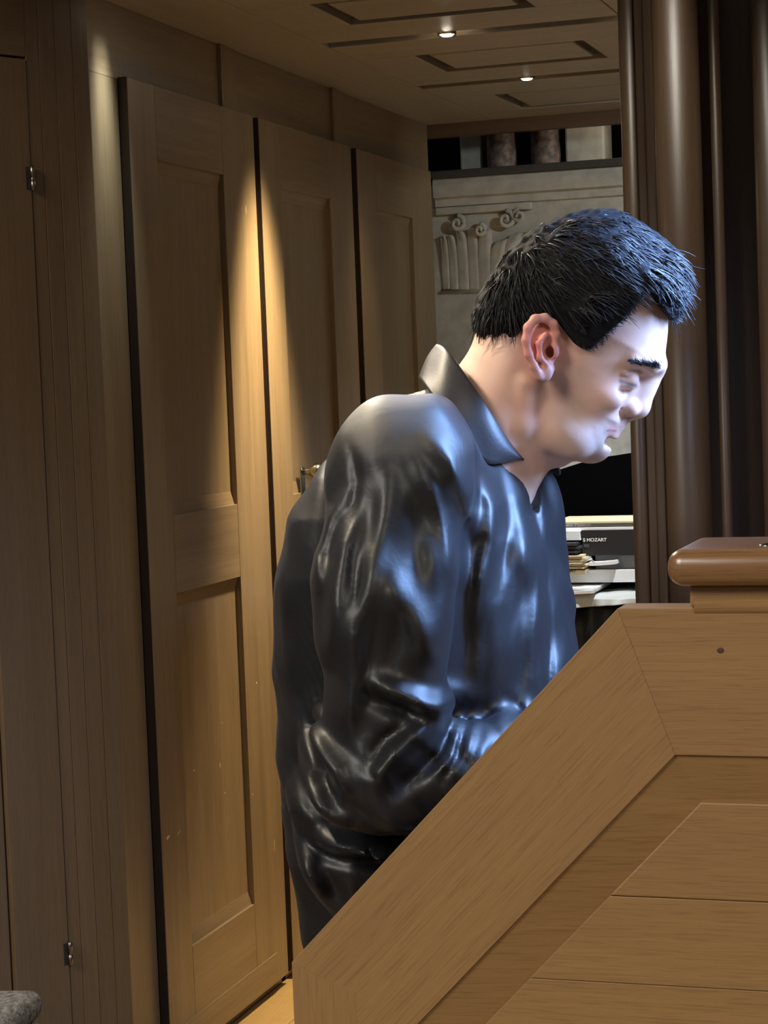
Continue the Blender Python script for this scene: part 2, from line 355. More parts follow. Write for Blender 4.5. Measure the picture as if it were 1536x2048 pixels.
# the tall moulded post behind the man
YP = 2.72
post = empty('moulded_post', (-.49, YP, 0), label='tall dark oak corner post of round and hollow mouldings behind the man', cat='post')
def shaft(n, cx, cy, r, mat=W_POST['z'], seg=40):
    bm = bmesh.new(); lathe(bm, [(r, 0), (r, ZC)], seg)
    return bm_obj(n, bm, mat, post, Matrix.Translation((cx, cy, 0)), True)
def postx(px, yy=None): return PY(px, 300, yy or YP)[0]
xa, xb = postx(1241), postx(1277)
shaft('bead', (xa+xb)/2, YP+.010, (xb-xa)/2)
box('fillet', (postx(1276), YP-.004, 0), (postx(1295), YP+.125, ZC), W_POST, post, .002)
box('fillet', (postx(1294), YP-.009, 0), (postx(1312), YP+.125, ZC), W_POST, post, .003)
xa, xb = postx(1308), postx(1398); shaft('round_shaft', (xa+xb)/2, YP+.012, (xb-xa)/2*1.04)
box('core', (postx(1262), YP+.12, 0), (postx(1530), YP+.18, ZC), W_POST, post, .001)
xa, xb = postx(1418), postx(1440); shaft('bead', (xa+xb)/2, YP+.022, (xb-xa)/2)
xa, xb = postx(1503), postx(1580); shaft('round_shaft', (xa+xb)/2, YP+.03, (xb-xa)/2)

# ---------------------------------------------------------------- spotlights in the ceiling slots
def spotlight(x, y, power, col, kind, label):
    t = empty('ceiling_spotlight', (x, y, ZC), label=label, cat='spotlight', group='recessed ceiling spotlights')
    bm = bmesh.new(); lathe(bm, [(.0145, .0), (.019, -.002), (.019, .012), (.0145, .012)], 24, cap=False); bm_obj('rim', bm, M_METAL, t, Matrix.Translation((x, y, ZC)), True)
    m, nt, p = newmat('spot_lens'); p.inputs['Emission Color'].default_value = (*[c**.5 for c in col], 1); p.inputs['Emission Strength'].default_value = 14+power*1.2
    bm = bmesh.new(); lathe(bm, [(.003, -.004), (.010, -.003), (.0145, .001), (.0145, .006)], 20); bm_obj('lens', bm, m, t, Matrix.Translation((x, y, ZC)), True)
    l = bpy.data.lights.new('spot_lamp', 'SPOT'); l.energy = power; l.color = col; l.spot_size = math.radians(42 if kind == 'x' else 52); l.spot_blend = 1.0; l.shadow_soft_size = .05 if kind == 'x' else .03
    o = bpy.data.objects.new('spot_lamp', l); COL.objects.link(o); o.parent = t; o.location = (0, 0, -.025); o.scale = (5, 1, 1) if kind == 'x' else {'y': (6, .6, 1), 'c': (1.1, 1.1, 1), 'b': (1.0, 1.0, 1), 'n': (1, 1, 1), 'f': (1, 1, 1)}[kind]   # the slot spreads the beam along x
    if kind not in 'xyf': o.rotation_euler = (Vector({'n': (-.64, 1.98, 1.2), 'b': (-1.10, 4.95, 1.05), 'c': (-1.30, 5.34, 1.62)}[kind])-Vector((x, y, ZC))).to_track_quat('-Z', 'Y').to_euler()   # swivelled to the player or to the back wall
LAB = ['spotlight in the ceiling slot nearest the photographer, turned to the player', 'spotlight in the second ceiling slot from the front, turned to the back of the player', 'pale spotlight in the ceiling slot above the joint of pier and first door',
       'brightest white spotlight in the ceiling slot, nearer of the two in view', 'small yellow spotlight farther back, in the second ceiling slot in view',
       'pale spotlight in the middle ceiling slot, hidden behind the moulded post', 'pale spotlight in the ceiling slot in front of the moulded post', 'pale spotlight in the farther ceiling slot above the stack of scores, hidden behind the post', 'unseen pale spotlight added behind the post to brighten the stone wall', 'warm spotlight in the first visible ceiling slot, shining straight down, hidden by the post']
for (q, lab) in zip(SPOTS, LAB): spotlight(*q, lab)

# ---------------------------------------------------------------- organ console cheek in the right foreground
YC = 1.45
def K(px, py): p = PY(px, py, YC); return (p[0], p[2])
A, B, C2, D = K(583, 1925), K(1235, 1217), K(1378, 1216), K(1378, 1172)
S1, S2 = K(652, 1960), K(712, 1982)
I1, F1 = K(1350, 1510), K(1400, 1606)
dv = np.array(B)-np.array(A); sl = dv[1]/dv[0]; ang = math.atan2(dv[1], dv[0])
XR = .55
cons = empty('organ_console', (A[0], YC, 0), label='light oak organ console with sloping panelled side cheek in the right foreground', cat='organ console')
orig = (0, YC, 0)
TH = .034
def cp(n, pts, th, g='u', out=0., bev=.0018, mat=W_CONS): return prism(n, pts, th, mat, cons, (0, YC-out, 0), (1, 0, 0), (0, 0, 1), g, bev)
xi = S2[0]
# inner edge of the frame
zi = lambda xx: I1[1]+(xx-I1[0])*sl
zf = lambda xx: F1[1]+(xx-F1[0])*sl
cp('stile', [A, (A[0], 0), (xi, 0), (xi, zi(xi)), S2, S1], TH, 'v', 0, .0006)
cp('diagonal_rail', [A, S1, S2, (xi, zi(xi)), I1, B], TH, ang, .0, .0004)
cp('top_rail', [B, I1, (XR, I1[1]), (XR, B[1]), ], TH, 'u', 0, .0004)
cp('head_block', [(C2[0], C2[1]+.0004), (XR, C2[1]+.0004), (XR, D[1]), (D[0], D[1])], TH+.03, 'u', -.003)
# rounded little moulding at the foot of the head block
bm = bmesh.new(); tube(bm, [(C2[0]+.004, YC+.004, C2[1]+.001), (XR, YC+.004, C2[1]+.001)], .0065, 12); bm_obj('bead_moulding', bm, W_CONS['x'], cons, smooth=True)
# fielded panel: sloping border, then raised boards
def border(pts, depths, g):
    bm = bmesh.new(); c = Vector((sum(p[0] for p in pts)/4, 0, sum(p[1] for p in pts)/4))
    vs = [bm.verts.new((p[0]-c.x, d, p[1]-c.z)) for p, d in zip(pts, depths)]; bk = [bm.verts.new((v.co.x, .03, v.co.z)) for v in vs]
    bm.faces.new(vs); bm.faces.new(bk[::-1])
    for i in range(4): bm.faces.new((vs[i], bk[i], bk[(i+1) % 4], vs[(i+1) % 4]))
    [setattr(v.co, 'y', v.co.y/60) for v in bm.verts]
    bm_obj('panel_border', bm, W_CONS[g], cons, Matrix.Translation((c.x, YC, c.z)) @ Matrix.Diagonal((1, 60, 1, 1)))
xb = xi+.0005; xfb = (0.30-F1[1])/sl+F1[0]
lo = zi(xi)
border([I1, (XR, I1[1]), (XR, F1[1]-.002), (F1[0], F1[1]-.002)], (.002, .002, .014, .014), 'x')
zb = lo
border([I1, (F1[0], F1[1]-.002), ((zb-F1[1])/sl+F1[0], zb), (xb, zb)], (.002, .014, .014, .002), 'x')
zs = [F1[1], PY(1300, 1797, YC)[2], PY(1300, 1972, YC)[2], zb, zb-.16, zb-.32, .02]
for i, (a, b) in enumerate(zip(zs, zs[1:])):
    xa = (a-F1[1])/sl+F1[0]; xb_ = (b-F1[1])/sl+F1[0]
    if a <= zb+1e-6: xa = xb_ = xi+.001
    cp('plank', [(xb_, b+.0002), (XR, b+.0002), (XR, a-.0002), (xa, a-.0002)], .03, 'u', -.0025-.0002*(i % 2), .0005 if i else .0012)
# rounded cap rail
cz0, cz1 = K(1400, 1171)[1], K(1400, 1097)[1]
cx = K(1337, 1140)[0]
bm = bmesh.new(); bmesh.ops.create_cube(bm, size=1)
bmesh.ops.scale(bm, vec=(XR-cx, .125, cz1-cz0), verts=bm.verts)
ed = [e for e in bm.edges if not (abs((e.verts[0].co-e.verts[1].co).z) > 1e-4 and max(v.co.x for v in e.verts) > 0)]
bevel(bm, .0118, 6, ed)
bm_obj('cap_rail', bm, W_CAP['x'], cons, Matrix.Translation(((XR+cx)/2, YC+.048, (cz0+cz1)/2)), True)
bm = bmesh.new(); bmesh.ops.create_uvsphere(bm, u_segments=16, v_segments=8, radius=.007); bmesh.ops.scale(bm, vec=(1, 1, .25), verts=bm.verts)
bm_obj('cap_glint', bm, M_KNOB, cons, Matrix.Translation((PZ(1527, 1097, cz1)[0], YC+.02, cz1)), True)  # added metal dome standing in for a bluish glint on the cap
bm = bmesh.new(); bmesh.ops.create_uvsphere(bm, u_segments=14, v_segments=8, radius=.0022); bmesh.ops.scale(bm, vec=(1.25, .12, 1), verts=bm.verts)
q_ = K(1441, 1301); bm_obj('knot', bm, plain('dark_knot', (.07, .035, .015), .6), cons, Matrix.Translation((q_[0], YC, q_[1])))
# the rest of the console, mostly hidden: far cheek, key bed, keys, music desk
FARY = YC+1.25
box('far_cheek', (-.36, FARY-.03, 0), (XR, FARY, .95), W_CONS['z'], cons)
box('key_bed', (-.335, YC+TH+.001, .735), (XR, FARY-.031, .775), W_CONS['y'], cons)
box('back_case', (.12, YC+TH+.001, .776), (XR, FARY-.031, 1.06), W_CONS['y'], cons)
box('toe_board', (.1, YC+TH+.001, 0), (.14, FARY-.031, .734), W_CONS['z'], cons)
M_IVORY = plain('ivory_key', (.75, .70, .58), .3); M_EBONY = plain('ebony_key', (.01, .01, .01), .3)
for m_, (kx, kz) in enumerate(((-.325, .776), (-.205, .830))):
    box('key_cheek', (kx+.012, YC+TH+.002, .7765), (kx+.25, FARY-.032, kz+.001), W_CONS['y'], cons) if m_ else None
    bm = bmesh.new(); n = 36; y0 = YC+.20; w = .0235
    for i in range(n):
        bmesh.ops.create_cube(bm, size=1, matrix=Matrix.Translation((kx+.07, y0+w*i, kz+.012)) @ Matrix.Diagonal((.14, w-.0012, .02, 1)))
    tag(bm_obj('white_keys', bm, M_IVORY, cons), kind='stuff')
    bm = bmesh.new()
    for i in range(n):
        if i % 7 in (0, 1, 3, 4, 5): bmesh.ops.create_cube(bm, size=1, matrix=Matrix.Translation((kx+.095, y0+w*(i+.5), kz+.027)) @ Matrix.Diagonal((.085, .011, .012, 1)))
    tag(bm_obj('black_keys', bm, M_EBONY, cons), kind='stuff')
prism('music_desk', [(-.36, 0), (.36, 0), (.36, .26), (-.36, .26)], .015, W_CONS['y'], cons, (.135, 2.08, 1.062), (0, -1, 0), (.22, 0, .97), 'u')
# desk lamp over the music, out of frame: its cold light falls on the player
lampo = empty('desk_lamp', (.30, 2.14, 1.06), label='slim music desk lamp with a long cold-white light bar above the console', cat='lamp')
bm = bmesh.new(); tube(bm, [(.30, 2.14, 1.06), (.30, 2.14, 1.36), (.24, 2.14, 1.43), (-.12, 2.14, 1.465)], .008, 10); bm_obj('stem', bm, M_KNOB, lampo, smooth=True)
bm = bmesh.new(); lathe(bm, [(.05, 0), (.05, .012), (.012, .02)], 24); bm_obj('base', bm, M_KNOB, lampo, Matrix.Translation((.30, 2.14, 1.06)), True)
box('shade', (-.18, 1.92, 1.470), (-.11, 2.36, 1.485), M_DARK, lampo, .004)
m, nt, p = newmat('lamp_strip'); p.inputs['Emission Color'].default_value = (*DESK_COL, 1); p.inputs['Emission Strength'].default_value = 20
box('light_strip', (-.175, 1.93, 1.465), (-.115, 2.35, 1.4695), m, lampo, 0)
l = bpy.data.lights.new('desk_lamp_light', 'AREA'); l.shape = 'RECTANGLE'; l.size = .06; l.size_y = .42; l.spread = math.radians(105); l.energy = DESK_POWER; l.color = DESK_COL
o = bpy.data.objects.new('desk_lamp_light', l); COL.objects.link(o); o.parent = lampo; o.location = Vector((-.15, 2.14, 1.450))-Vector((.30, 2.14, 1.06))
o.rotation_euler = (Vector((-.50, 2.06, 1.12))-Vector((-.15, 2.14, 1.450))).to_track_quat('-Z', 'Y').to_euler()

# grey boucle stool, bottom left
st = empty('upholstered_stool', (-1.09, 1.78, 0), label='grey nubbly fabric stool corner at the bottom left by the pier', cat='stool')
M_BOUC = plain('grey_boucle', (.22, .215, .205), .95, spec=.1, bump=1, bscale=170, var=.5)
def cushion(n, lo, hi, bev, wob):
    bm = bmesh.new(); bmesh.ops.create_cube(bm, size=1); lo = np.array(lo); hi = np.array(hi)
    bmesh.ops.scale(bm, vec=hi-lo, verts=bm.verts); bevel(bm, bev, 5); bmesh.ops.subdivide_edges(bm, edges=[e for e in bm.edges if e.calc_length() > .05], cuts=8, use_grid_fill=True)
    for v in bm.verts:
        v.co += Vector((math.sin(v.co.y*31+v.co.z*50), math.sin(v.co.x*27+1), math.sin(v.co.x*22+v.co.y*19)))*wob
    return bm_obj(n, bm, M_BOUC, st, Matrix.Translation(Vector((lo+hi)/2)), True)
tp = _f+_r*(75-768)/FOC+_u*(1024-2040)/FOC; e = CAM+tp*1.90
xs_ = e[0]+.030; zt = (CAM+(_f+_r*(30-768)/FOC+_u*(1024-2010)/FOC)*1.90)[2]-.010
YS = e[1]
cushion('seat', (xs_-.36, YS-.36, zt-.09), (xs_, YS, zt+.006), .035, .003)
cushion('seat_top', (xs_-.355, YS-.355, zt+.0), (xs_-.010, YS-.01, zt+.030), .014, .003)
for sx in (xs_-.32, xs_-.05):
    for sy in (YS-.33, YS-.06): box('leg', (sx, sy, 0), (sx+.03, sy+.03, zt-.091), W_BENCH, st)

# ---------------------------------------------------------------- draped table with scores behind the player
YK = 4.86
def Bk(px, py): p = PY(px, py, YK); return p[0], p[2]
def bx(px): return Bk(px, 1100)[0]
def bz(py): return Bk(1200, py)[1]
XRB = -.72
M_SATIN = plain('silver_satin', (.50, .53, .52), .38, spec=.6)
M_BLKC = plain('black_cloth', (.010, .010, .011), .55, spec=.35)
M_WHITE = plain('white_paper', (.80, .81, .82), .55); M_CREAM = plain('cream_paper', (.66, .58, .38), .65)
M_GREY = plain('grey_cover', (.26, .29, .31), .5); M_BLACK = plain('black_cover', (.018, .018, .02), .38)
M_INK = plain('black_ink', (.02, .02, .02), .6); M_PRINT = plain('white_print', (.85, .85, .85), .6); M_GPRINT = plain('grey_print', (.25, .25, .25), .6)
zt_ = bz(1198)
tb = empty('draped_table', (-1.1, 5.0, 0), label='low table draped in black cloth carrying the stack of scores behind the player', cat='table')
box('table_top', (-1.44, 4.84, zt_-.035), (-.72, 5.09, zt_-.004), W_BENCH, tb)
for sx in (-1.42, -.77):
    for sy in (4.86, 5.04): box('leg', (sx, sy, 0), (sx+.035, sy+.035, zt_-.036), W_BENCH, tb)
def drape(name, x0, x1, y0, y1, ztop, zlow, mat, parent, amp, nf, ph=0, lowvar=.0):
    """cloth lying on a top and hanging over its front edge in folds"""
    bm = bmesh.new(); nx = 90; rows_ = []
    prof = [(y1, ztop, 0), (y0+.03, ztop, 0), (y0+.006, ztop-.001, .15), (y0-.003, ztop-.010, .4)]
    for i in range(9): prof.append((y0-.005, None, .5+.5*i/8))
    for (yy, zz, k) in prof:
        row = []
        for i in range(nx+1):
            t = i/nx; xx = x0+(x1-x0)*t
            zl = zlow+lowvar*math.sin(t*9+ph)
            z_ = zz if zz is not None else (ztop-.010)+(zl-ztop+.010)*(k-.5)*2
            off = amp*k*(math.sin(nf*t*2*math.pi+ph)+.5*math.sin(nf*2.3*t*2*math.pi+1+ph))
            row.append(bm.verts.new((xx+off*.3, yy-abs(amp)*k*1.4+off*(1 if yy < y0+.02 else 0), z_+(amp*.25*math.sin(nf*t*5+yy*60) if zz is not None else 0))))
        rows_.append(row)
    for a, b in zip(rows_, rows_[1:]):
        for i in range(nx): bm.faces.new((a[i], a[i+1], b[i+1], b[i]))
    o = bm_obj(name, bm, mat, parent, smooth=True)
    s = o.modifiers.new('thick', 'SOLIDIFY'); s.thickness = .0015
    return o
drape('cloth', -1.46, -.71, 4.836, 5.095, zt_-.001, .08, M_BLKC, tb, .010, 7)
tag(drape('satin_cloth', -1.40, -.73, 4.815, 5.085, bz(1184.5), bz(1206), M_SATIN, None, .007, 6, 1.2, .006), 'silver grey satin cloth bunched under the scores on the black draped table', 'cloth')

def text(s, px, py, hpx, mat, parent, yfront, shear=0, squash=1, bold=.012):
    cu = bpy.data.curves.new('t', 'FONT'); cu.body = s; cu.size = 1; cu.shear = shear; cu.offset = bold; cu.extrude = .02
    o = bpy.data.objects.new('t', cu); COL.objects.link(o)
    dg = bpy.context.evaluated_depsgraph_get(); me = bpy.data.meshes.new_from_object(o.evaluated_get(dg))
    bpy.data.objects.remove(o); bpy.data.curves.remove(cu)
    h = hpx/FOC*5.03/.70
    x, z = Bk(px, py)
    M = Matrix.Translation((x, yfront-.0003, z)) @ Matrix.Rotation(math.pi/2, 4, 'X') @ Matrix.Diagonal((h*squash, h, .002, 1))
    return link('lettering', me, mat, parent, M)
def book(name, px0, px1, py0, py1, yf, deep, cover, pages, label, cat='book', spine=True, rot=0):
    """closed volume lying flat: page block between boards, spine towards the viewer"""
    x0 = bx(px0); x1 = bx(px1) if px1 < 1500 else XRB-.02
    z1, z0 = bz(py0), bz(py1)
    b = empty(name, ((x0+x1)/2, yf+deep/2, z0), label=label, cat=cat)
    c = .003
    box('page_block', (x0+.002, yf+.002, z0+c), (x1-.002, yf+deep-.003, z1-c), pages, b, .0004)
    box('cover', (x0, yf, z0), (x1, yf+deep, z0+c-.0001), cover, b, .0004)
    box('cover', (x0, yf, z1-c+.0001), (x1, yf+deep, z1), cover, b, .0004)
    if spine: box('spine', (x0, yf-.0012, z0), (x1, yf+.0018, z1), cover, b, .0006)
    return b
XX = 1600
book('score_book', 1100, XX, 1141, 1166, 4.875, .205, M_WHITE, M_WHITE, 'thick white score lying lowest in the stack, on the satin cloth')
g = book('score_book', 1184, XX, 1113, 1140, 4.898, .205, M_GREY, M_GREY, 'grey score under the black volume in the stack')
k = book('score_book', 1162, XX, 1061, 1112, 4.875, .205, M_BLACK, M_WHITE, 'thick black hardback volume with white capital letters on its spine')
text('S MOZART', 1164, 1084, 6.5, M_PRINT, k, 4.873, squash=1.05, bold=.02); text('SO', 1166, 1095, 5.5, M_GPRINT, k, 4.873, bold=.005)
w1 = book('score_book', 1095, 1161, 1061.3, 1080, 4.860, .205, M_WHITE, M_WHITE, 'white score lying left of the black volume, beside the player')
w2 = book('score_book', 1095, XX, 1055.5, 1061, 4.878, .205, M_WHITE, M_WHITE, 'thin white score lying on the black volume')
m2 = book('score_book', 1090, XX, 1047.6, 1055.2, 4.881, .205, M_GREY, M_WHITE, 'thin grey score with small white lettering near the stack top')
text('St Matthew Passion', 1093, 1054.2, 5.4, M_PRINT, m2, 4.879, squash=1.42, bold=.02)
book('score_book', 1100, XX, 1043.5, 1047.4, 4.875, .205, M_CREAM, M_CREAM, 'cream paper score topmost in the stack', spine=False)
# dark folders and envelopes in front of the black volume
def sheet(name, px0, px1, py0, py1, yf, deep, mat, label, cat, bend=0., n=1, parent=None):
    x0, x1, z1, z0 = bx(px0), bx(px1), bz(py0), bz(py1)
    b = parent or empty(name, ((x0+x1)/2, yf+deep/2, z0), label=label, cat=cat)
    for j in range(n):
        a0 = z0+(z1-z0)*j/n; a1 = z0+(z1-z0)*(j+.72)/n; q = .004*math.sin(j*2.1)
        bm = bmesh.new(); nn = 8; top = []; bot = []
        for i in range(nn+1):
            t = i/nn; xx = x0+(x1+q-x0)*t; dz = bend*t*t
            top.append([bm.verts.new((xx, yf+q, a1+dz)), bm.verts.new((xx, yf+deep, a1+dz))]); bot.append([bm.verts.new((xx, yf+q, a0+dz)), bm.verts.new((xx, yf+deep, a0+dz))])
        for i in range(nn):
            bm.faces.new((top[i][0], top[i+1][0], top[i+1][1], top[i][1])); bm.faces.new((bot[i][1], bot[i+1][1], bot[i+1][0], bot[i][0]))
            bm.faces.new((bot[i][0], bot[i+1][0], top[i+1][0], top[i][0])); bm.faces.new((bot[i][1], top[i][1], top[i+1][1], bot[i+1][1]))
        for i in (0, nn): bm.faces.new((bot[i][0], bot[i][1], top[i][1], top[i][0]))
        bm_obj('sheet', bm, mat, b)
    return b
M_DKP = plain('dark_folder', (.05, .05, .06), .3)
sheet('dark_folder', 1090, 1161, 1081, 1104, 4.830, .15, M_DKP, 'dark shiny folders lying beside the left end of the black volume', 'folder', n=3)
sheet('envelopes', 1090, 1172, 1107, 1135, 4.830, .14, M_CREAM, 'bundle of cream envelopes in front of the black volume', 'envelopes', n=6)
# curled ends of the bundle
cl = empty('rolled_papers', (bx(1180), 4.845, bz(1125)), label='small curled grey-white papers at the right end of the cream envelopes', cat='papers')
for j in range(4):
    bm = bmesh.new(); tube(bm, [(bx(1170+j*4), 4.827+.003*j, bz(1122-j*3)), (bx(1186+j*2), 4.836, bz(1112+j*4))], .0022, 8); bm_obj('curled_sheet', bm, M_WHITE if j % 2 else M_GREY, cl, smooth=True)
sheet('paper_slip', 1178, 1233, 1121, 1131, 4.853, .10, M_WHITE, 'white paper slip sticking out in front of the grey score', 'paper', bend=.004)
mm = sheet('sheet_music', 1090, 1172, 1136, 1147, 4.838, .16, M_CREAM, 'cream sheet with bold slanted black lettering under the envelopes', 'sheet music')
text('- E MAY', 1124, 1143.5, 6.5, M_INK, mm, 4.837, shear=.5, bold=.02)
sheet('paper_sheets', 1090, 1199, 1170, 1175, 4.802, .2, M_WHITE, 'white loose sheets lying on the satin cloth, upper pair', 'paper')
sheet('paper_sheets', 1090, 1196, 1175.5, 1184, 4.794, .2, M_WHITE, 'white folded sheet lowest on the satin cloth', 'paper', bend=.004)

# dark lidded case behind the scores, curved top edge
YL = 5.13
def Lp(px, py): p = PY(px, py, YL); return (p[0], p[2])
pts = [Lp(q[0], q[1]) for q in ((1500, 865), (1400, 876), (1330, 890), (1262, 906), (1210, 914), (1160, 926), (1110, 942), (1050, 968), (1000, 1000), (985, 1040), (985, 1120))]
pts = [(pts[0][0], .55)] + pts + [(pts[-1][0], .55)]
lid = empty('black_lid', (-1.0, YL, 0), label='large matt black lid with curved top edge standing behind the scores', cat='lid')
M_LID = plain('black_felt', (.002, .002, .0022), 1, spec=0)
prism('lid_board', pts, .02, M_LID, lid, (0, YL, 0), (1, 0, 0), (0, 0, 1), 'u', .003)
box('stand', (-1.3, YL-.0, 0), (-.72, YL+.1, .549), M_DARK, lid)


# ---------------------------------------------------------------- the player, facing +x of his own frame (x forward, y to his left, z up)
VA = math.radians(13.5)
FW = np.array([math.cos(VA), math.sin(VA), 0.]); LF = np.array([-math.sin(VA), math.cos(VA), 0.])
_p = CAM+ray(1100, 700)*2.15
PLN = _p@LF
def _pl(px, py, o): return onp(px, py, LF, PLN-o)              # plane parallel to his profile, o metres towards the viewer
_b = _pl(770, 1900, 0); BASE = np.array([_b[0], _b[1], 0.])
def L(px, py, o=0.):
    q = _pl(px, py, o)-BASE; return np.array([q@FW, q@LF, q[2]])
def L2(px, py, o=0.): q = L(px, py, o); return (q[0], q[2])

def smin(a, b, k):
    if k <= 0: return np.minimum(a, b)
    h = np.clip(.5+.5*(b-a)/k, 0, 1); return b+(a-b)*h-k*h*(1-h)
class Field:
    def __init__(s, xs, ys, zs):
        s.x, s.y, s.z = [np.asarray(v, np.float32) for v in (xs, ys, zs)]
        s.F = np.full((len(s.x), len(s.y), len(s.z)), .2, np.float32)
    def sub(s, lo, hi):
        sl = []
        for v, a, b in zip((s.x, s.y, s.z), lo, hi):
            i, j = np.searchsorted(v, a), np.searchsorted(v, b)
            sl.append(slice(i, max(i, j)))
        return tuple(sl)
    def grid(s, sl): return s.x[sl[0]][:, None, None], s.y[sl[1]][None, :, None], s.z[sl[2]][None, None, :]
    def put(s, sl, d, k, op):
        F = s.F[sl]
        if op == '+': s.F[sl] = smin(F, d, k)
        elif op == '-': s.F[sl] = -smin(-F, d, k)
    def cap(s, p, q, ra, rb=None, k=.01, op='+', pad=.02):
        rb = ra if rb is None else rb; p = np.asarray(p, np.float32); q = np.asarray(q, np.float32); r = max(ra, rb)+k+pad
        sl = s.sub(np.minimum(p, q)-r, np.maximum(p, q)+r); X, Y, Z = s.grid(sl)
        if 0 in s.F[sl].shape: return
        d = q-p; dd = float(d@d)+1e-12
        t = np.clip(((X-p[0])*d[0]+(Y-p[1])*d[1]+(Z-p[2])*d[2])/dd, 0, 1)
        D = np.sqrt((X-p[0]-t*d[0])**2+(Y-p[1]-t*d[1])**2+(Z-p[2]-t*d[2])**2)-(ra+(rb-ra)*t)
        s.put(sl, D, k, op)
    def chain(s, pts, rs, k=.01, op='+'):
        rs = rs if isinstance(rs, (list, tuple)) else [rs]*len(pts)
        for a, b, r0_, r1_ in zip(pts, pts[1:], rs, rs[1:]): s.cap(a, b, r0_, r1_, k, op)
    def ell(s, c, r, rot=0., k=.01, op='+', yaw=0., pad=.02):
        """ellipsoid, rot tilts it in the profile plane, yaw about z"""
        c = np.asarray(c, np.float32); R = max(r)+k+pad; sl = s.sub(c-R, c+R)
        if 0 in s.F[sl].shape: return
        X, Y, Z = s.grid(sl); X = X-c[0]; Y = Y-c[1]; Z = Z-c[2]
        if yaw: X, Y = X*math.cos(yaw)+Y*math.sin(yaw), -X*math.sin(yaw)+Y*math.cos(yaw)
        A_, B_ = X*math.cos(rot)+Z*math.sin(rot), -X*math.sin(rot)+Z*math.cos(rot)
        k0 = np.sqrt((A_/r[0])**2+(Y/r[1])**2+(B_/r[2])**2); k1 = np.sqrt((A_/r[0]**2)**2+(Y/r[1]**2)**2+(B_/r[2]**2)**2)+1e-9
        s.put(sl, k0*(k0-1)/k1, k, op)
def poly_sd(pts, X, Z):
    """signed distance to a closed polygon on a 2-D grid"""
    pts = np.asarray(pts, np.float32); d = np.full(X.shape, 1e9, np.float32); ins = np.zeros(X.shape, bool)
    for a, b in zip(pts, np.roll(pts, -1, 0)):
        e = b-a; wx, wz = X-a[0], Z-a[1]; t = np.clip((wx*e[0]+wz*e[1])/(e@e+1e-12), 0, 1)
        d = np.minimum(d, (wx-e[0]*t)**2+(wz-e[1]*t)**2)
        c = ((a[1] > Z) != (b[1] > Z)) & (X < (b[0]-a[0])*(Z-a[1])/(b[1]-a[1]+1e-12)+a[0]); ins ^= c
    d = np.sqrt(d); return np.where(ins, -d, d)
def line_sd(pts, X, Z):
    """distance to an open polyline and the run along it (0..1)"""
    pts = np.asarray(pts, np.float32); d = np.full(np.broadcast(X, Z).shape, 1e9, np.float32); run = np.zeros(d.shape, np.float32); n = len(pts)-1
    for i in range(n):
        a, b = pts[i], pts[i+1]; e = b-a; wx, wz = X-a[0], Z-a[1]; t = np.clip((wx*e[0]+wz*e[1])/(e@e+1e-12), 0, 1)
        q = np.sqrt((wx-e[0]*t)**2+(wz-e[1]*t)**2); m_ = q < d; d = np.where(m_, q, d); run = np.where(m_, (i+t)/n, run)
    return d, run
def smooth_poly(pts, it=2):
    p = np.asarray(pts, float)
    for _ in range(it):
        q = np.roll(p, -1, 0); p = np.stack([.75*p+.25*q, .25*p+.75*q], 1).reshape(-1, 2)
    return p
def surface_nets(fd):
    F, g = fd.F, (fd.x, fd.y, fd.z); ins = F < 0; n = F.shape; acc_id, acc_p, quads = [], [], []
    lin = lambda i, j, k: (i.astype(np.int64)*n[1]+j)*n[2]+k
    for ax in range(3):
        a = [slice(None)]*3; b = [slice(None)]*3; a[ax] = slice(None, -1); b[ax] = slice(1, None)
        I = list(np.nonzero(ins[tuple(a)] ^ ins[tuple(b)])); o1, o2 = [(1, 2), (2, 0), (0, 1)][ax]
        ok = (I[o1] > 0) & (I[o2] > 0) & (I[o1] < n[o1]-1) & (I[o2] < n[o2]-1); I = [v[ok] for v in I]
        J = [v.copy() for v in I]; J[ax] = J[ax]+1
        f0 = F[I[0], I[1], I[2]]; f1 = F[J[0], J[1], J[2]]; t = f0/(f0-f1)
        P = np.stack([g[c][I[c]] for c in range(3)], 1).astype(np.float64); P[:, ax] += t*(g[ax][J[ax]]-g[ax][I[ax]])
        ids = []
        for d1, d2 in ((1, 1), (0, 1), (0, 0), (1, 0)):
            C_ = [v.copy() for v in I]; C_[o1] = C_[o1]-d1; C_[o2] = C_[o2]-d2; c = lin(*C_); ids.append(c); acc_id.append(c); acc_p.append(P)
        q = np.stack(ids, 1); fl = f0 >= 0; q[fl] = q[fl][:, ::-1]; quads.append(q)
    aid = np.concatenate(acc_id); P = np.concatenate(acc_p); u, inv = np.unique(aid, return_inverse=True); cnt = np.bincount(inv)
    V = np.stack([np.bincount(inv, P[:, c])/cnt for c in range(3)], 1)
    Q = np.searchsorted(u, np.concatenate(quads)); return V, Q
def relax(V, Q, it=2, lam=.5):
    E_ = np.concatenate([Q[:, [0, 1]], Q[:, [1, 2]], Q[:, [2, 3]], Q[:, [3, 0]]]); E_ = np.concatenate([E_, E_[:, ::-1]])
    cnt = np.bincount(E_[:, 0], minlength=len(V))
    for i in range(it*2):
        l = lam if i % 2 == 0 else -lam*1.04
        S = np.stack([np.bincount(E_[:, 0], V[E_[:, 1], c], minlength=len(V)) for c in range(3)], 1)/cnt[:, None]
        V = V+l*(S-V)
    return V
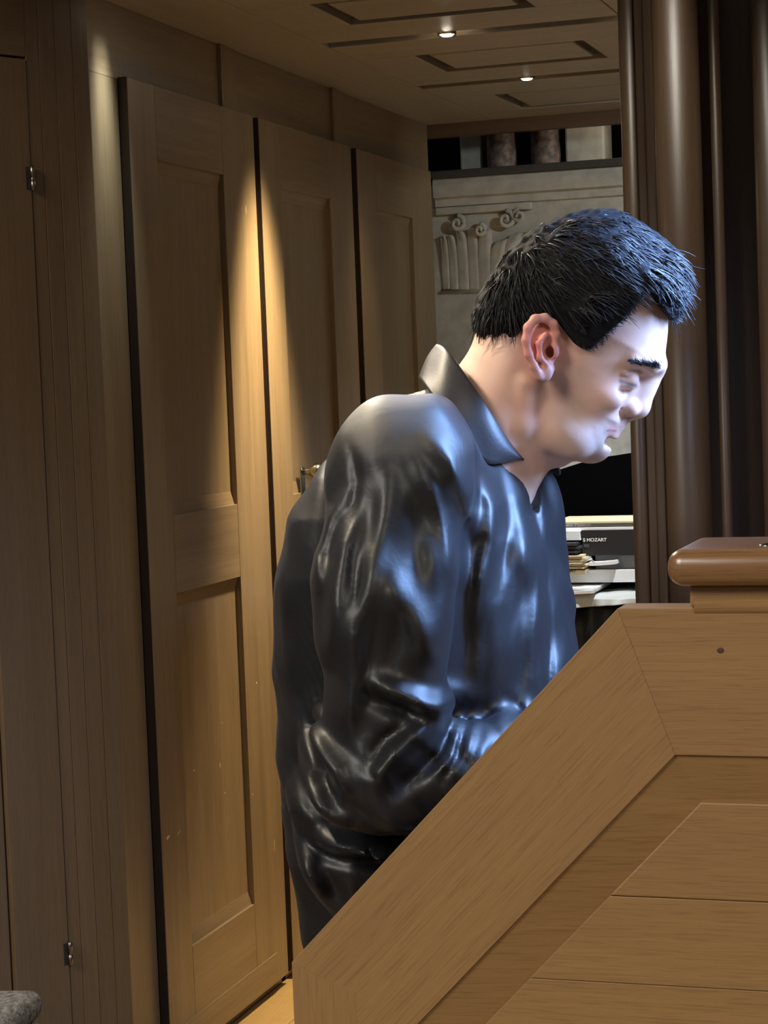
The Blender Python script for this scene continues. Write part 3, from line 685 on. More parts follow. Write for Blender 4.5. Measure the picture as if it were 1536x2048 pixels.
def mesh_obj(name, V, Q, mat, parent, color=None):
    me = bpy.data.meshes.new(name); me.vertices.add(len(V)); me.vertices.foreach_set('co', np.asarray(V, np.float32).ravel())
    k = Q.shape[1]; me.loops.add(Q.size); me.loops.foreach_set('vertex_index', Q.astype(np.int32).ravel())
    me.polygons.add(len(Q)); me.polygons.foreach_set('loop_start', np.arange(len(Q), dtype=np.int32)*k)
    me.update(calc_edges=True); me.validate()
    if color is not None:
        at = me.color_attributes.new('tint', 'FLOAT_COLOR', 'POINT'); at.data.foreach_set('color', np.asarray(color, np.float32).ravel())
    return link(name, me, mat, parent, world_of(parent), True)
def axis(*segs):
    out = []
    for a, b, h in segs: out.append(np.arange(a, b, h))
    return np.unique(np.round(np.concatenate(out), 5))

man = empty('person', BASE, VA, label='man in a shiny black satin shirt, head bowed in profile, seated at the organ console', cat='person')
PXM = 2.15/FOC
SMIR = lambda p: np.array([p[0], -p[1], p[2]])

# --- outlines in profile
HEAD = smooth_poly([L2(*q) for q in ((1337, 650), (1333, 690), (1328, 722), (1325, 738), (1303, 753), (1283, 775), (1262, 805), (1248, 830), (1248, 846), (1243, 855), (1235, 861), (1228, 870), (1213, 879), (1210, 892), (1197, 904), (1170, 910), (1135, 914), (1100, 900),
        (1065, 860), (1030, 790), (995, 735), (972, 705), (962, 665), (962, 620), (980, 565), (1012, 515), (1058, 473), (1120, 447), (1180, 440), (1235, 453), (1282, 488), (1315, 535), (1333, 590))], 2)
HC = np.array(L2(1130, 690)); TILT = math.radians(33)
hv = np.array([math.sin(TILT), math.cos(TILT)]); hu = np.array([math.cos(TILT), -math.sin(TILT)])
VT = np.array([-165, -150, -120, -75, -20, 30, 90, 150, 205, 262])*PXM
WT = np.array([.026, .036, .051, .0605, .0665, .070, .0745, .077, .072, .050])
def head_w(X, Z):
    v = (X-HC[0])*hv[0]+(Z-HC[1])*hv[1]; return np.interp(v, VT, WT).astype(np.float32)
def slab(sd, y, w, R, p=2.1):
    q = np.minimum(np.abs(y)/w, 1.); return sd+R*(1-(1-q**p)**(1/p))+np.maximum(np.abs(y)-w, 0)*1.5

# torso outline, turned a little to the viewer
TURN = math.radians(20); TX = L(880, 1300)[0]
TOR = np.array([L2(*q) for q in ((872, 742), (800, 795), (735, 845), (682, 905), (640, 985), (606, 1080), (587, 1180), (580, 1290), (584, 1400), (594, 1540), (606, 1680), (626, 1800), (655, 1900), (690, 1990), (980, 1990), (1090, 1800), (1120, 1600), (1130, 1420), (1128, 1290), (1118, 1180), (1100, 1080), (1075, 1000), (1050, 945), (1030, 890), (960, 790), (915, 740))])
TOR = smooth_poly(TOR, 2)
ZT = [.40, .62, .80, .95, 1.06, 1.12, 1.16, 1.195, 1.22, 1.25, 1.30]
WTT = [.17, .172, .162, .175, .192, .192, .172, .135, .10, .075, .06]
def torso(fd, lo, hi, inset, k=.01):
    sl = fd.sub(lo, hi); X, Y, Z = fd.grid(sl)
    c, s_ = math.cos(TURN), math.sin(TURN)
    Xt = TX+(X-TX)*c-Y*s_; Yt = (X-TX)*s_+Y*c
    xs_ = np.arange(fd.x[0]-.2, fd.x[-1]+.2, .003, dtype=np.float32); GX, GZ = np.meshgrid(xs_, fd.z[sl[2]], indexing='ij')
    sd = poly_sd(TOR, GX, GZ); idx = (Xt-xs_[0])/.003; i0 = np.clip(idx.astype(np.int32), 0, len(xs_)-2); fr = (idx-i0).astype(np.float32)
    kk = np.arange(GX.shape[1])[None, None, :]
    S = sd[i0, kk]*(1-fr)+sd[i0+1, kk]*fr
    w = np.interp(fd.z[sl[2]], ZT, WTT).astype(np.float32)[None, None, :]-inset
    fd.put(sl, slab(S+inset, Yt, w, .105, 2.3), k, '+')

# --- arms: joints (right one is the nearer)
SHR, ELR, WRR = L(800, 935, .175), L(772, 1548, .235), L(1235, 1512, .13)
SHL, ELL, WRL = L(905, 925, -.20), L(930, 1520, -.25), L(1270, 1500, -.17)
HANDR, HANDL = WRR+np.array([.085, .012, -.008]), WRL+np.array([.085, -.012, -.008])

# ================= body: one continuous skin
hx0, hx1 = L(935, 700)[0], L(1350, 700)[0]; hz0, hz1 = L(1100, 1010)[2], L(1100, 425)[2]
zh = WRR[2]
kx = WRR[0]
bd = Field(axis((-.30, hx0, .005), (hx0, hx1+.012, .0018), (hx1+.012, .62, .004)),
           axis((-.36, -.10, .004), (-.10, .10, .0018), (.10, .36, .004)),
           axis((.02, .55, .008), (.55, hz0, .0045), (hz0, hz1+.015, .0018)))
sl = bd.sub((hx0-.01, -.12, hz0-.05), (hx1+.02, .12, hz1+.03)); X, Y, Z = bd.grid(sl)
GX, GZ = X[:, 0, :]+0*Z[:, 0, :], Z[:, 0, :]+0*X[:, 0, :]
sdh = poly_sd(HEAD, GX, GZ); wh = head_w(GX, GZ)
bd.F[sl] = slab(sdh[:, None, :], Y, wh[:, None, :], .088, 1.95)
# neck and throat
bd.chain([L(1042, 735), L(978, 850), L(925, 935)], [.057, .060, .075], .02)
bd.cap(L(1070, 850), L(1016, 950), .036, .033, .022)
for o in (1, -1):
    bd.chain([L(1058, 770, .050*o), L(1046, 850, .046*o), L(1055, 945, .020*o)], [.011, .010, .009], .012)
    bd.chain([L(1124, 868, .040*o), L(1150, 886, .033*o), L(1186, 888, .010*o)], [.009, .010, .0105], .03)
    bd.ell(L(1142, 836, .033*o), (.029, .016, .032), -.6, .02)
bd.ell(L(1112, 905), (.012, .010, .016), .5, .012)
# brow, cheek bones, sockets, eyelids
for o in (1, -1):
    bd.chain([L(1318, 731, .010*o), L(1299, 728, .030*o), L(1266, 722, .050*o)], [.0075, .008, .006], .012)
    bd.ell(L(1204, 786, .043*o), (.022, .012, .014), -.5, .02)
    bd.ell(L(1276, 757, .032*o), (.010, .016, .008), -.6, .012, '-')
    bd.ell(L(1255, 757, .029*o), (.0124, .0150, .0112), 0, .006)
    bd.chain([L(1268, 770, .022*o), L(1262, 772, .034*o), L(1245, 768, .045*o)], [.0022, .0026, .0016], .003)      # lid edge
    bd.chain([L(1285, 748, .018*o), L(1273, 743, .034*o), L(1250, 748, .049*o)], [.0022, .0024, .0018], .004)      # fold of the lid
    bd.chain([L(1255, 785, .03*o), L(1240, 782, .045*o)], .0025, .006, '-')
# nose
bd.chain([L(1308, 745), L(1292, 772), L(1284, 797)], [.0085, .0082, .0092], .010)
bd.cap(L(1290, 760), L(1262, 808), .010, .014, .014)
bd.ell(L(1277, 816), (.0118, .0118, .0112), 0, .007)
for o in (1, -1):
    bd.ell(L(1257, 813, .0145*o), (.0125, .0078, .0098), -.75, .004)
    bd.ell(L(1263, 833, .0065*o), (.0060, .0032, .0034), -.65, .002, '-')
    bd.chain([L(1243, 795, .022*o), L(1236, 812, .0235*o), L(1240, 828, .0205*o)], .0012, .004, '-')
    bd.chain([L(1180, 858, .042*o), L(1164, 880, .040*o), L(1160, 900, .032*o)], .0006, .006, '-')                # chin fold
bd.cap(L(1262, 830), L(1250, 840), .0048, .0045, .005)
# lips, chin
bd.chain([L(1205, 857, -.026), L(1224, 853, -.014), L(1235, 852, 0), L(1224, 853, .014), L(1205, 857, .026)], [.002, .0038, .0046, .0038, .002], .007)
bd.chain([L(1203, 861, -.024), L(1215, 866, -.012), L(1223, 867, 0), L(1215, 866, .012), L(1203, 861, .024)], [.002, .0040, .0050, .0040, .002], .007)
bd.chain([L(1212, 884, -.016), L(1217, 884, 0), L(1212, 884, .016)], .004, .008, '-')
bd.ell(L(1183, 891), (.0130, .017, .0110), -.5, .010)
# ears
for o in (1, -1):
    E_ = lambda x, y, d: L(x, y, d*o)
    bd.ell(E_(1085, 693, .076), (.0165, .0055, .028), -.12, .006, yaw=.30*o)
    bd.cap(E_(1096, 690, .05), E_(1092, 690, .074), .020, .013, .004); bd.cap(E_(1098, 735, .05), E_(1090, 738, .076), .010, .007, .004)
    bd.ell(E_(1086, 746, .077), (.0095, .0055, .010), 0, .006)
    bd.chain([E_(1104, 690, .076), E_(1112, 668, .078), E_(1107, 648, .082), E_(1090, 636, .086), E_(1070, 638, .090), E_(1056, 655, .093), E_(1052, 680, .093), E_(1057, 708, .091), E_(1068, 732, .087), E_(1078, 752, .082)], [.003, .0042, .0044, .0046, .0046, .0046, .0045, .0042, .004, .005], .003)
    bd.ell(E_(1092, 697, .086), (.0095, .0085, .0135), -.1, .003, '-')
    bd.chain([E_(1094, 655, .088), E_(1074, 664, .092), E_(1068, 690, .092)], .0022, .003, '-')
    bd.chain([E_(1092, 668, .085), E_(1078, 688, .088), E_(1080, 715, .087), E_(1092, 728, .083)], [.0028, .003, .003, .003], .003)
    bd.ell(E_(1109, 702, .0775), (.005, .005, .0075), 0, .004)
    bd.ell(E_(1100, 704, .074), (.005, .012, .006), 0, .002, '-')
# trunk under the shirt
torso(bd, (-.30, -.30, .45), (.35, .30, 1.27), .016, .02)
# arms with hands
bd.chain([SHR, ELR], [.034, .032], .01); bd.chain([ELR, WRR], [.037, .025], .01)
bd.chain([SHL, ELL], [.034, .032], .01); bd.chain([ELL, WRL], [.037, .025], .01)
for W_, H_, s_ in ((WRR, HANDR, 1), (WRL, HANDL, -1)):
    d = (H_-W_)/np.linalg.norm(H_-W_); lat = np.array([d[1], -d[0], 0])*-1
    for j in range(4):           # palm rays and bent fingers
        oy = (-.030+.020*j)*s_; root = W_+d*.012+lat*oy*.55; kn = W_+d*(.086+(-.004, .003, .002, -.006)[j])+lat*oy+np.array([0, 0, .010])
        bd.cap(root, kn, .0125, .0098, .010)
        ln = (.040, .047, .044, .034)[j]
        p1 = kn+d*ln*.86+lat*oy*.10+np.array([0, 0, -.012]); p2 = p1+d*ln*.42+np.array([0, 0, -.022]); p3 = p2+d*ln*.12+np.array([0, 0, -.019])
        bd.chain([kn, p1, p2, p3], [.0092, .0085, .0076, .0066], .0025)
    tb0 = W_+d*.03+lat*.026*s_; tb1 = tb0+d*.035+lat*.022*s_+np.array([0, 0, -.010]); tb2 = tb1+d*.032+lat*.006*s_+np.array([0, 0, -.016])
    bd.chain([W_+d*.012, tb0, tb1, tb2], [.014, .0125, .0098, .0075], .006)
# hips and legs
HIPZ = .70
KNR, KNL = np.array([.50, -.13, .655]), np.array([.50, .11, .655]); ANR, ANL = np.array([.42, -.13, .23]), np.array([.42, .11, .23])
for hy, kn, an in ((-.09, KNR, ANR), (.09, KNL, ANL)):
    bd.chain([np.array([.07, hy, HIPZ]), kn, an], [.075, .050, .034], .03)
    bd.chain([an+np.array([-.02, 0, -.05]), an+np.array([.13, 0, -.055])], [.03, .026], .02)
V, Q = surface_nets(bd)
# keep one connected skin
def biggest(V, Q):
    lab = np.arange(len(V))
    while True:
        m = lab[Q].min(1); new = lab.copy()
        for c in range(4): np.minimum.at(new, Q[:, c], m)
        new = new[new]
        if (new == lab).all(): break
        lab = new
    vals, cnt = np.unique(lab[Q[:, 0]], return_counts=True); keep = lab == vals[cnt.argmax()]
    idx = np.cumsum(keep)-1; return V[keep], idx[Q[keep[Q[:, 0]]]]
V, Q = biggest(V, Q)
V = relax(V, Q, 2, .45)
SKIN = V.copy()
# skin tint: flushed ear and neck, stubble round jaw and mouth, lips, lashes, painted shade in mouth slit and lid fold
x_, y_, z_ = V[:, 0], np.abs(V[:, 1]), V[:, 2]
col = np.tile(np.array([.62, .395, .300]), (len(V), 1))
def blot(px, py, r, c, amt, o=None):
    q = L(px, py); d2 = ((x_-q[0])**2+(z_-q[2])**2)/(r*PXM)**2
    if o is not None: d2 = d2+((y_-o)/(r*PXM))**2
    w = (amt*np.exp(-d2))[:, None]; global col; col = col*(1-w)+np.array(c)*w
def seg(pts, r, c, amt, ymax=9, soft=2):
    d, run = line_sd([L2(*p) for p in pts], x_, z_); w = (amt*np.exp(-(d/(r*PXM))**soft)*(y_ < ymax))[:, None]; global col; col = col*(1-w)+np.array(c)*w
STUB = (.36, .265, .225)
seg([(1120, 760), (1128, 830), (1150, 880), (1190, 880)], 40, STUB, .7); seg([(1252, 838), (1225, 845), (1195, 862)], 13, STUB, .55); blot(1190, 888, 28, STUB, .55)
blot(1080, 690, 62, (.66, .22, .19), .95, .09); blot(1085, 755, 20, (.62, .30, .28), .6, .085)
blot(1050, 820, 70, (.55, .27, .19), .5)
seg([(1206, 856), (1228, 852), (1240, 853)], 5.5, (.50, .22, .19), .8, .028); seg([(1206, 862), (1228, 868)], 6.5, (.55, .25, .22), .8, .026)
seg([(1205, 859), (1230, 861)], 2.2, (.22, .09, .08), .9, .03)  # shade between the lips, painted as a dark line
blot(1278, 815, 22, (.64, .36, .29), .4); blot(1215, 790, 45, (.64, .37, .29), .4)
seg([(1238, 762), (1254, 768), (1270, 772)], 4, (.10, .06, .05), .85, .05); seg([(1240, 749), (1258, 743), (1280, 745)], 3.5, (.30, .16, .13), .6, .052)  # lash line, then painted shade of the lid fold
col = np.concatenate([col, np.ones((len(V), 1))], 1)
m, nt, p = newmat('skin'); a = N(nt, 'ShaderNodeVertexColor', layer_name='tint'); nt.links.new(a.outputs['Color'], p.inputs['Base Color'])
p.inputs['Roughness'].default_value = .5; p.inputs['Specular IOR Level'].default_value = .45
p.inputs['Subsurface Weight'].default_value = .12; p.inputs['Subsurface Radius'].default_value = (.008, .003, .0015); p.inputs['Subsurface Scale'].default_value = .6
tc = N(nt, 'ShaderNodeTexCoord'); no = N(nt, 'ShaderNodeTexNoise', i_Scale=900.); no.inputs['Detail'].default_value = 3; nt.links.new(tc.outputs['Object'], no.inputs['Vector'])
b_ = N(nt, 'ShaderNodeBump'); b_.inputs['Strength'].default_value = .10; b_.inputs['Distance'].default_value = .001; nt.links.new(no.outputs['Fac'], b_.inputs['Height']); nt.links.new(b_.outputs['Normal'], p.inputs['Normal'])
mesh_obj('body', V, Q, m, man, col)

# ================= hair
M_HAIR = plain('dark_hair', (.012, .011, .012), .5, spec=.36)
HAIRP = np.array([L2(*q) for q in ((1357, 640), (1374, 606), (1378, 545), (1370, 510), (1338, 478), (1284, 440), (1240, 416), (1183, 412), (1118, 430), (1060, 456), (1008, 500), (980, 545), (952, 590), (938, 632), (946, 668), (972, 702), (995, 708), (1030, 682), (1050, 652), (1066, 634), (1090, 628), (1112, 645), (1132, 672), (1150, 694), (1176, 703), (1198, 680), (1222, 660), (1246, 636), (1262, 612), (1282, 584), (1298, 588), (1312, 616), (1338, 640))])
hd = Field(axis((hx0-.03, hx1+.04, .0024)), axis((-.115, .115, .0024)), axis((L(1100, 720)[2], L(1100, 395)[2], .0024)))
X, Y, Z = hd.grid((slice(None),)*3); GX, GZ = X[:, 0, :]+0*Z[:, 0, :], Z[:, 0, :]+0*X[:, 0, :]
sdp = poly_sd(smooth_poly(HAIRP, 1), GX, GZ)
OUT = np.array([L2(*q) for q in ((1357, 650), (1374, 606), (1378, 545), (1370, 510), (1338, 478), (1284, 440), (1240, 416), (1183, 412), (1118, 430), (1060, 456), (1008, 500), (980, 545), (952, 590), (938, 632), (946, 668), (972, 702), (1005, 740), (1080, 900), (1230, 870), (1345, 700))])
sdo = poly_sd(smooth_poly(OUT, 1), GX, GZ); wh = head_w(GX, GZ)
vv = (GX-HC[0])*hv[0]+(GZ-HC[1])*hv[1]
thick = np.interp(vv, np.array([-40, 30, 120, 260])*PXM, [.004, .009, .016, .020]).astype(np.float32)
base = slab(sdo[:, None, :], Y, (wh+thick)[:, None, :], .088)
def lump(X, Y, Z, f, ph=0): return np.sin(f*X+ph+1.7*np.sin(f*.7*Z))*np.sin(f*.9*Y+1.3+ph)*np.sin(f*1.1*Z+2.1+ph)
base = base-.0045*lump(X, Y, Z, 210)-.0022*lump(X, Y, Z, 420, 1.)
hd.F[:] = -smin(-base, -sdp[:, None, :]+0*Y, .010)
V, Q = surface_nets(hd); V = relax(V, Q, 1, .4)
hair = mesh_obj('hair', V, Q, plain('hair_roots', (.007, .0065, .007), .85, spec=.15), man)
# locks: many short tapered strands growing along the combing direction
rng = np.random.default_rng(5)
nr = np.zeros_like(V); fa = V[Q]; fn = np.cross(fa[:, 2]-fa[:, 0], fa[:, 3]-fa[:, 1])
for c in range(4): np.add.at(nr, Q[:, c], fn)
nr /= np.linalg.norm(nr, axis=1)[:, None]+1e-12
cr_ = L(1075, 455)
cand = rng.choice(len(V), 11000, replace=False); vs_, fs_ = [], []
nb = 0; zlow = L(1100, 700)[2]
sk_in = poly_sd(smooth_poly(HAIRP, 1), V[:, 0].astype(np.float32), V[:, 2].astype(np.float32))
for i in cand:
    P0, n0 = V[i], nr[i]
    away = P0-cr_; fwd = np.array([.85, 0, -.42]); dn = np.array([-.25, 0, -1.])
    back_w = np.clip((cr_[0]+.01-P0[0])/.06, 0, 1)
    d = fwd*(1-back_w)+dn*back_w+.25*away/np.linalg.norm(away)+rng.normal(0, .22, 3)
    d -= n0*(d@n0)*.9; d /= np.linalg.norm(d)+1e-9
    if (P0[2]-HC[1]) < .035 or sk_in[i] > -.010: ln = rng.uniform(.006, .013); lift = .10
    else: ln = rng.uniform(.016, .034); lift = rng.uniform(.05, .34)
    side = np.cross(d, n0); w0 = rng.uniform(.0005, .0010); ph = rng.uniform(0, 6.28); wv = rng.uniform(.0004, .0016)
    pts = []
    for t in (0, .3, .6, .82, 1.):
        pts.append(P0-n0*.002+d*ln*t+n0*(lift*ln*t-.35*ln*t*t*.5)+side*wv*math.sin(ph+4*t)+np.array([0, 0, -.15*ln*t*t]))
    for j, (q, t) in enumerate(zip(pts, (1, 1, .8, .55, .15))):
        r = w0*t
        vs_ += [q+side*r, q-side*r*.5+n0*r*.87, q-side*r*.5-n0*r*.87]
    for j in range(4):
        o_ = nb+j*3
        for a_ in range(3): fs_.append((o_+a_, o_+(a_+1) % 3, o_+3+(a_+1) % 3, o_+3+a_))
    nb += 15
tag(mesh_obj('hair_strands', np.array(vs_), np.array(fs_), M_HAIR, man), kind='stuff')
# eyebrows
FACE = SKIN[(SKIN[:, 2] > L(1300, 790)[2]) & (SKIN[:, 2] < L(1300, 680)[2]) & (SKIN[:, 0] > L(1230, 700)[0])]
def on_skin(q, o):
    s_ = FACE[FACE[:, 1]*-o > 0]; e_ = ((s_[:, [0, 2]]-q[[0, 2]])**2).sum(1); c_ = s_[e_ < max(.0025**2, e_.min()*1.05)]; return c_[np.abs(c_[:, 1]).argmax()]+np.array([.0005, -.0006*o, .0003])
for o in (1, -1):
    vs_, fs_, nb = [], [], 0
    ctrl = [L(1320, 735, .014*o), L(1305, 734, .026*o), L(1284, 731, .040*o), L(1258, 727, .0535*o)]
    for i in range(260):
        t = rng.uniform(0, 2.98); j = int(t); q = ctrl[j]*(1-t+j)+ctrl[j+1]*(t-j); q = q+rng.normal(0, .0012, 3)*(1, .4, 1.2)*(1.15-.2*t); q = on_skin(q, o)
        d = (ctrl[j+1]-ctrl[j]); d = d/np.linalg.norm(d)+np.array([.2, 0, .25])+rng.normal(0, .2, 3); d /= np.linalg.norm(d); ln = rng.uniform(.005, .010); r = .00045
        s1 = np.cross(d, [0, 0, 1.]); s1 /= np.linalg.norm(s1); s2 = np.cross(d, s1)
        for k_, rr in ((0, r), (1, r*.3)):
            c = q+d*ln*k_; vs_ += [c+s1*rr, c-s1*rr*.5+s2*rr*.87, c-s1*rr*.5-s2*rr*.87]
        for a_ in range(3): fs_.append((nb+a_, nb+(a_+1) % 3, nb+3+(a_+1) % 3, nb+3+a_))
        nb += 6
    tag(mesh_obj('eyebrow', np.array(vs_), np.array(fs_), M_HAIR, man), kind='stuff')

# ================= shirt
m, nt, p = newmat('black_satin'); p.inputs['Base Color'].default_value = (.010, .010, .012, 1); p.inputs['Roughness'].default_value = .46
p.inputs['Specular IOR Level'].default_value = .55; p.inputs['Sheen Weight'].default_value = .04; p.inputs['Sheen Roughness'].default_value = .4; p.inputs['Sheen Tint'].default_value = (.75, .75, .85, 1)
tc = N(nt, 'ShaderNodeTexCoord'); no = N(nt, 'ShaderNodeTexNoise'); no.inputs['Scale'].default_value = 60; no.inputs['Detail'].default_value = 4; no.inputs['Distortion'].default_value = .6
nt.links.new(tc.outputs['Object'], no.inputs['Vector']); b_ = N(nt, 'ShaderNodeBump'); b_.inputs['Strength'].default_value = .10; b_.inputs['Distance'].default_value = .004
nt.links.new(no.outputs['Fac'], b_.inputs['Height']); nt.links.new(b_.outputs['Normal'], p.inputs['Normal'])
# lamp sheen on the yoke, painted in: same cloth made greyer and rougher there
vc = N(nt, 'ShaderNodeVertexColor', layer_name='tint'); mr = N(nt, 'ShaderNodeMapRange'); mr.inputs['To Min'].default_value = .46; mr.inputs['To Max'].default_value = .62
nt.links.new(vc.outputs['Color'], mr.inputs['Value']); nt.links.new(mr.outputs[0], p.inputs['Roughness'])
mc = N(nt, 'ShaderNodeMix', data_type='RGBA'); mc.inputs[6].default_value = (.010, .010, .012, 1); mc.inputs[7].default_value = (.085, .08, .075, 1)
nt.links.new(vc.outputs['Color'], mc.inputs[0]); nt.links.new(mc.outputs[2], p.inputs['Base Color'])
M_SHIRT = m
h = .0032
sh = Field(np.arange(-.20, .42, h), np.arange(-.36, .36, h), np.arange(.55, 1.29, h))
torso(sh, (-.25, -.36, .5), (.45, .36, 1.30), 0., 0)
ZC0 = L(880, 735)[2]
# sleeves
sh.chain([L(835, 905, .125), SHR, L(768, 1210, .222), ELR], [.060, .066, .066, .058], .030)
sh.chain([ELR, L(900, 1555, .215), L(1040, 1530, .18), WRR-np.array([.02, 0, 0])], [.058, .056, .046, .036], .022)
sh.chain([L(900, 900, -.13), SHL, ELL], [.060, .066, .058], .030); sh.chain([ELL, WRL-np.array([.02, 0, 0])], [.057, .036], .022)
sh.ell(L(1086, 1000, -.050), (.018, .022, .040), .1, .02)
# fullness of the blouse over the waist, behind and in front
sh.ell(L(715, 1620, .10), (.07, .09, .11), .2, .04); sh.ell(L(1040, 1420, .02), (.05, .10, .10), 0, .06)
X, Y, Z = sh.grid((slice(None),)*3); GX, GZ = X[:, 0, :]+0*Z[:, 0, :], Z[:, 0, :]+0*X[:, 0, :]
near = 1/(1+np.exp((sh.y+.02)/.012)).astype(np.float32)[None, :, None]
disp = np.zeros(GX.shape, np.float32)
def fold(pts, width, amp, o=.2, taper=True):
    """a soft ridge (amp > 0) or crease (amp < 0) of cloth running along pts on the side towards the viewer"""
    global disp
    d, run = line_sd([L2(x, y, o) for x, y in pts], GX, GZ); e = np.sin(np.pi*np.clip(run*.9+.05, 0, 1))**.6 if taper else 1.
    disp += amp*np.exp(-(d/width)**2)*e
# front of the shoulder: hanging folds
fold([(868, 870), (905, 915), (934, 985), (945, 1060)], .009, .009, .15); fold([(838, 905), (872, 985), (905, 1080), (925, 1160)], .009, .007, .17)
fold([(958, 950), (984, 1010), (988, 1080), (974, 1150)], .010, .011, .13); fold([(930, 960), (955, 1040), (958, 1120)], .008, -.003, .14)
fold([(885, 890), (915, 960), (930, 1040), (950, 1200)], .006, -.003, .16); fold([(1000, 960), (1012, 1060), (1000, 1180)], .009, -.006, .12)
fold([(1040, 1010), (1062, 1110), (1072, 1230), (1070, 1340)], .012, .006, .10)
# line where the sleeve meets the chest
fold([(925, 1010), (935, 1150), (925, 1290), (915, 1400)], .011, -.010, .16)
fold([(700, 880), (712, 905), (722, 960), (705, 1060)], .005, -.004, .2)
# sleeve
fold([(712, 970), (670, 1030), (645, 1100), (655, 1160)], .008, .008, .2); fold([(735, 975), (700, 1090), (690, 1200), (678, 1300)], .010, .009, .2); fold([(690, 1010), (665, 1120), (660, 1250)], .007, -.003, .2)
fold([(780, 960), (770, 1080), (735, 1200), (700, 1330), (690, 1400)], .011, .008, .22); fold([(757, 990), (735, 1130), (712, 1240)], .007, -.002, .22)
fold([(830, 1000), (840, 1120), (810, 1250), (770, 1360)], .010, -.004, .22); fold([(800, 1150), (850, 1240), (885, 1310)], .012, .007, .22)
fold([(870, 1060), (885, 1180), (880, 1290)], .011, .003, .2); fold([(730, 1260), (720, 1370), (700, 1450)], .008, .007, .22); fold([(760, 1230), (748, 1340), (742, 1430)], .007, -.003, .22)
# crook of the elbow
fold([(755, 1348), (810, 1372), (862, 1395), (925, 1412)], .010, .017, .24); fold([(740, 1378), (800, 1402), (850, 1425)], .009, -.012, .24)
fold([(868, 1425), (815, 1465), (785, 1500), (765, 1535)], .010, .013, .24); fold([(840, 1430), (780, 1462), (750, 1510)], .008, -.010, .24)
fold([(905, 1440), (885, 1490), (840, 1530), (800, 1560)], .008, -.009, .23); fold([(918, 1450), (905, 1495), (875, 1530)], .006, .007, .22); fold([(945, 1455), (935, 1490), (905, 1530)], .006, .007, .22); fold([(930, 1450), (920, 1495), (890, 1535)], .004, -.006, .22)
fold([(975, 1470), (962, 1500), (930, 1540)], .006, .006, .22); fold([(760, 1600), (800, 1628), (850, 1640)], .012, .005, .23)
# back of the waist
fold([(612, 1418), (655, 1450), (695, 1490), (715, 1540)], .011, .017, .16); fold([(590, 1400), (625, 1460), (680, 1520), (700, 1560)], .008, -.010, .16)
fold([(602, 1475), (640, 1540), (680, 1580), (728, 1600)], .012, .017, .16); fold([(590, 1530), (630, 1600), (700, 1630)], .009, -.008, .15)
fold([(598, 1640), (630, 1680), (690, 1710)], .009, -.009, .14); fold([(608, 1668), (622, 1730), (650, 1790), (690, 1835)], .013, .019, .14)
fold([(655, 1676), (720, 1684), (800, 1690), (880, 1695)], .010, .019, .17); fold([(640, 1650), (720, 1650), (830, 1655)], .008, -.013, .18); fold([(650, 1710), (740, 1722), (800, 1726)], .008, -.012, .17)
fold([(746, 1668), (748, 1690), (750, 1715)], .0025, -.004, .17)
def vnoise(u, v, seed):
    r = np.random.default_rng(seed).normal(0, 1, (64, 64)); i, j = np.floor(u).astype(int), np.floor(v).astype(int); f, g_ = u-i, v-j
    f = f*f*(3-2*f); g_ = g_*g_*(3-2*g_); q = lambda a, b: r[a % 64, b % 64]
    return (q(i, j)*(1-f)+q(i+1, j)*f)*(1-g_)+(q(i, j+1)*(1-f)+q(i+1, j+1)*f)*g_
zE, zS = L(800, 1420)[2], L(800, 900)[2]
upm = np.clip((GZ-zE)/.05, 0, 1)*np.clip((zS+.03-GZ)/.06, 0, 1)
wx = GX+.010*vnoise(GX/.05, GZ/.09, 3)+.10*(GZ-zE)*np.clip((L(900, 1200)[0]-GX)/.1, -1, 1)
disp += (.0013*vnoise(wx/.013, GZ/.10, 1)+.0006*vnoise(wx/.007, GZ/.07, 2))*upm
dg = GX*.75+GZ*.66; dp = -GX*.66+GZ*.75
disp += (.0013*vnoise(dg/.014, dp/.07, 4)+.0006*vnoise(dg/.007, dp/.05, 6))*(1-upm)*np.clip((zS-GZ)/.05, 0, 1)
wob = .0016*np.sin(GX*95+GZ*40+2*np.sin(GZ*23))+.0012*np.sin(GX*60-GZ*85+1)
disp += wob
sh.F -= disp[:, None, :]*near+ (.002*np.sin(X*70+Z*55+2*np.sin(Z*30+Y*20)))*(1-near)
# open collar: cut for the neck and the V at the throat
sh.chain([L(1090, 830), L(1000, 860), L(935, 850), L(895, 760)], [.055, .060, .060, .050], .008, '-')
sh.chain([L(1075, 880, -.0), L(1066, 960, .012), L(1066, 1012, .018)], [.034, .020, .004], .006, '-')
# placket down the front: a folded strip with its edge in shadow
for z0_, z1_ in ((0, 1),):
    d, run = line_sd([L2(1064, 1005, .05), L2(1088, 1100, .05), L2(1096, 1200, .055), L2(1098, 1360, .06), L2(1090, 1600, .06)], GX, GZ)
    sh.F -= (np.where(d < .02, -.0040*np.exp(-(d/.0050)**2), 0))[:, None, :]*near
V, Q = surface_nets(sh); V, Q = biggest(V, Q); V = relax(V, Q, 2, .5)
YOKE_SHEEN = [L2(*q, .16) for q in ((694, 862), (712, 884), (760, 908), (820, 902), (880, 884), (900, 860), (872, 790), (845, 745), (760, 745), (690, 820))]
yk = 1/(1+np.exp(poly_sd(YOKE_SHEEN, V[:, 0].astype(np.float32), V[:, 2].astype(np.float32))/.0025)); tint = np.repeat(yk[:, None], 4, 1)
shirt = mesh_obj('shirt', V, Q, M_SHIRT, man, tint)

